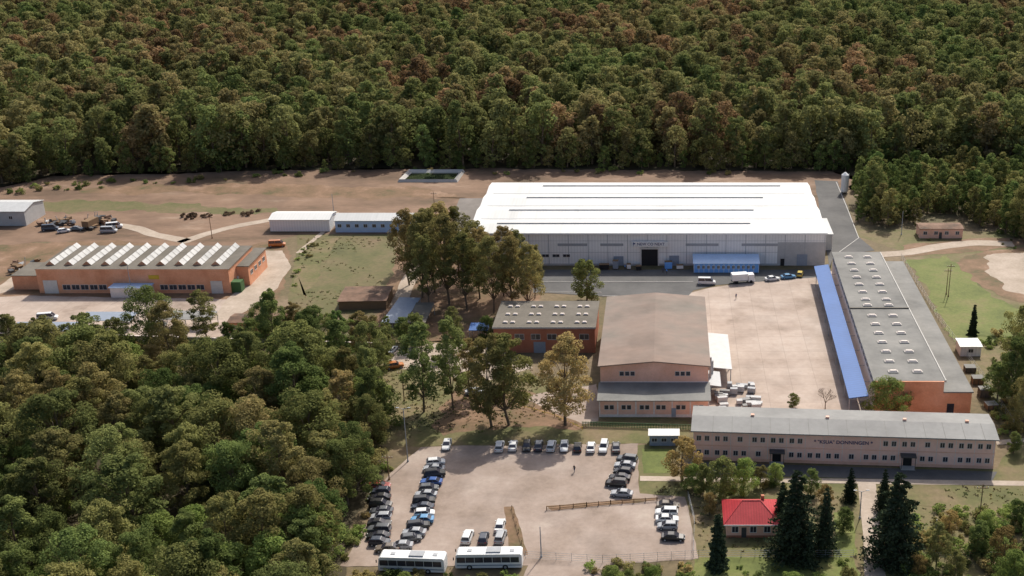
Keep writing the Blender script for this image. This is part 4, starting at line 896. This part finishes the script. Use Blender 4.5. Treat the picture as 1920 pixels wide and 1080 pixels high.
# ------------------------------------------------------------------ people
def person(u, v, shirt, trousers, head=0.0, stride=.25):
    J = dict(pel=(0, 0, .95), wai=(0, 0, 1.12), che=(0, .02, 1.36), nek=(0, .01, 1.5), hd0=(0, .03, 1.6), hd1=(0, .03, 1.7),
             lh=(-.1, 0, .9), lk=(-.11, stride * .6, .5), la=(-.11, stride * .3, .1), lt=(-.12, stride * .3 + .17, .04),
             rh=(.1, 0, .9), rk=(.11, -stride * .2, .5), ra=(.11, -stride, .12), rt=(.12, -stride + .16, .04),
             ls=(-.19, 0, 1.43), le=(-.25, -.08, 1.14), lw=(-.26, .03, .9), lm=(-.26, .05, .82), rs=(.19, 0, 1.43), re=(.25, .02, 1.14), rw=(.26, .14, .92), rm=(.26, .16, .84))
    rad = dict(pel=.15, wai=.125, che=.155, nek=.06, hd0=.095, hd1=.09, lh=.1, lk=.062, la=.042, lt=.035, rh=.1, rk=.062, ra=.042, rt=.035, ls=.065, le=.045, lw=.03, lm=.032, rs=.065, re=.045, rw=.03, rm=.032)
    ed = ['pel wai', 'wai che', 'che nek', 'nek hd0', 'hd0 hd1', 'pel lh', 'lh lk', 'lk la', 'la lt', 'pel rh', 'rh rk', 'rk ra', 'ra rt', 'che ls', 'ls le', 'le lw', 'lw lm', 'che rs', 'rs re', 're rw', 'rw rm']
    ks = list(J); me = bpy.data.meshes.new('body'); me.from_pydata([J[k] for k in ks], [tuple(ks.index(t) for t in e.split()) for e in ed], [])
    o = bpy.data.objects.new('body', me); COL.objects.link(o)
    o.modifiers.new('skin', 'SKIN'); sd = me.skin_vertices[0].data
    for i, k in enumerate(ks): sd[i].radius = (rad[k], rad[k]); sd[i].use_root = (k == 'pel')
    ss = o.modifiers.new('sub', 'SUBSURF'); ss.levels = 1; ss.render_levels = 1
    dg = bpy.context.evaluated_depsgraph_get(); nm = bpy.data.meshes.new_from_object(o.evaluated_get(dg)); bpy.data.objects.remove(o)
    mb = MB(); mb.v = [tuple(v.co) for v in nm.vertices]
    for p in nm.polygons:
        c = p.center; mb.f.append(tuple(p.vertices))
        if c.z > 1.66 or (c.z > 1.58 and c.y < .0): mi = 3
        elif c.z > 1.49 or (abs(c.x) > .2 and c.z < .93): mi = 2
        elif c.z > .96 or abs(c.x) > .2: mi = 0
        elif c.z < .09: mi = 4
        else: mi = 1
        mb.m.append(mi)
    for s, wx, wy, wz in ((-1, -.26, .05, .82), (1, .26, .16, .84)):
        for k, ln in enumerate((.07, .08, .075, .06)):
            y0 = wy - .03 + k * .02; mb.cone((wx, y0, wz - .01), (wx - s * .012, y0 + .005, wz - .01 - ln), .009, .006, 5, 2)
        mb.cone((wx - s * .01, wy + .03, wz + .02), (wx - s * .02, wy + .065, wz - .03), .01, .007, 5, 2)
    mb.cone((0, .115, 1.63), (0, .145, 1.61), .016, .012, 5, 2)
    for s in (-1, 1): mb.cone((s * .09, .03, 1.62), (s * .105, .02, 1.63), .025, .02, 6, 2); mb.cone((s * .035, .112, 1.655), (s * .035, .125, 1.655), .01, .008, 5, 4)
    x, y = G(u, v); return mb.obj('person', [shirt, trousers, 'skin', 'dark', 'dark'], loc=(x, y, .07), rz=head)
person(1077, 886, 'darkmetal', 'navy', 2.6); person(1380, 561, 'navy', 'darkmetal', .6); person(1243, 512, 'navy', 'dark', 1); person(1250, 514, 'bluetint', 'dark', -1, .1); person(1172, 506, 'bluetint', 'navy', 2, .1)

# ------------------------------------------------------------------ light and camera
EL, AZ = math.radians(47), math.radians(19)
w = bpy.data.worlds.new('World'); scene.world = w; w.use_nodes = True; nt = w.node_tree
bg = nt.nodes['Background']; sky = nt.nodes.new('ShaderNodeTexSky'); sky.sky_type = 'NISHITA'; sky.sun_disc = False
sky.sun_elevation = EL; sky.sun_rotation = AZ; sky.dust_density = 4.0; nt.links.new(sky.outputs[0], bg.inputs[0]); bg.inputs[1].default_value = 0.15
sl = bpy.data.lights.new('sun', 'SUN'); sl.energy = 4.7; sl.angle = math.radians(.5); sl.color = (1, .95, .86)
so = bpy.data.objects.new('sun', sl); COL.objects.link(so)
d = Vector((math.sin(AZ) * math.cos(EL), math.cos(AZ) * math.cos(EL), math.sin(EL))); so.rotation_euler = d.to_track_quat('Z', 'Y').to_euler(); so.location = (0, 300, 200)
cd = bpy.data.cameras.new('camera'); cam = bpy.data.objects.new('camera', cd); COL.objects.link(cam)
cam.location = (0, 0, 123); cam.rotation_euler = (math.radians(90 - 21.1), 0, 0)
cd.sensor_width = 36; cd.lens = 41.25; cd.shift_x = -290 / 1920; cd.clip_start = 1; cd.clip_end = 8000
scene.camera = cam
scene.view_settings.view_transform = 'Standard'; scene.view_settings.look = 'None'; scene.view_settings.exposure = 0
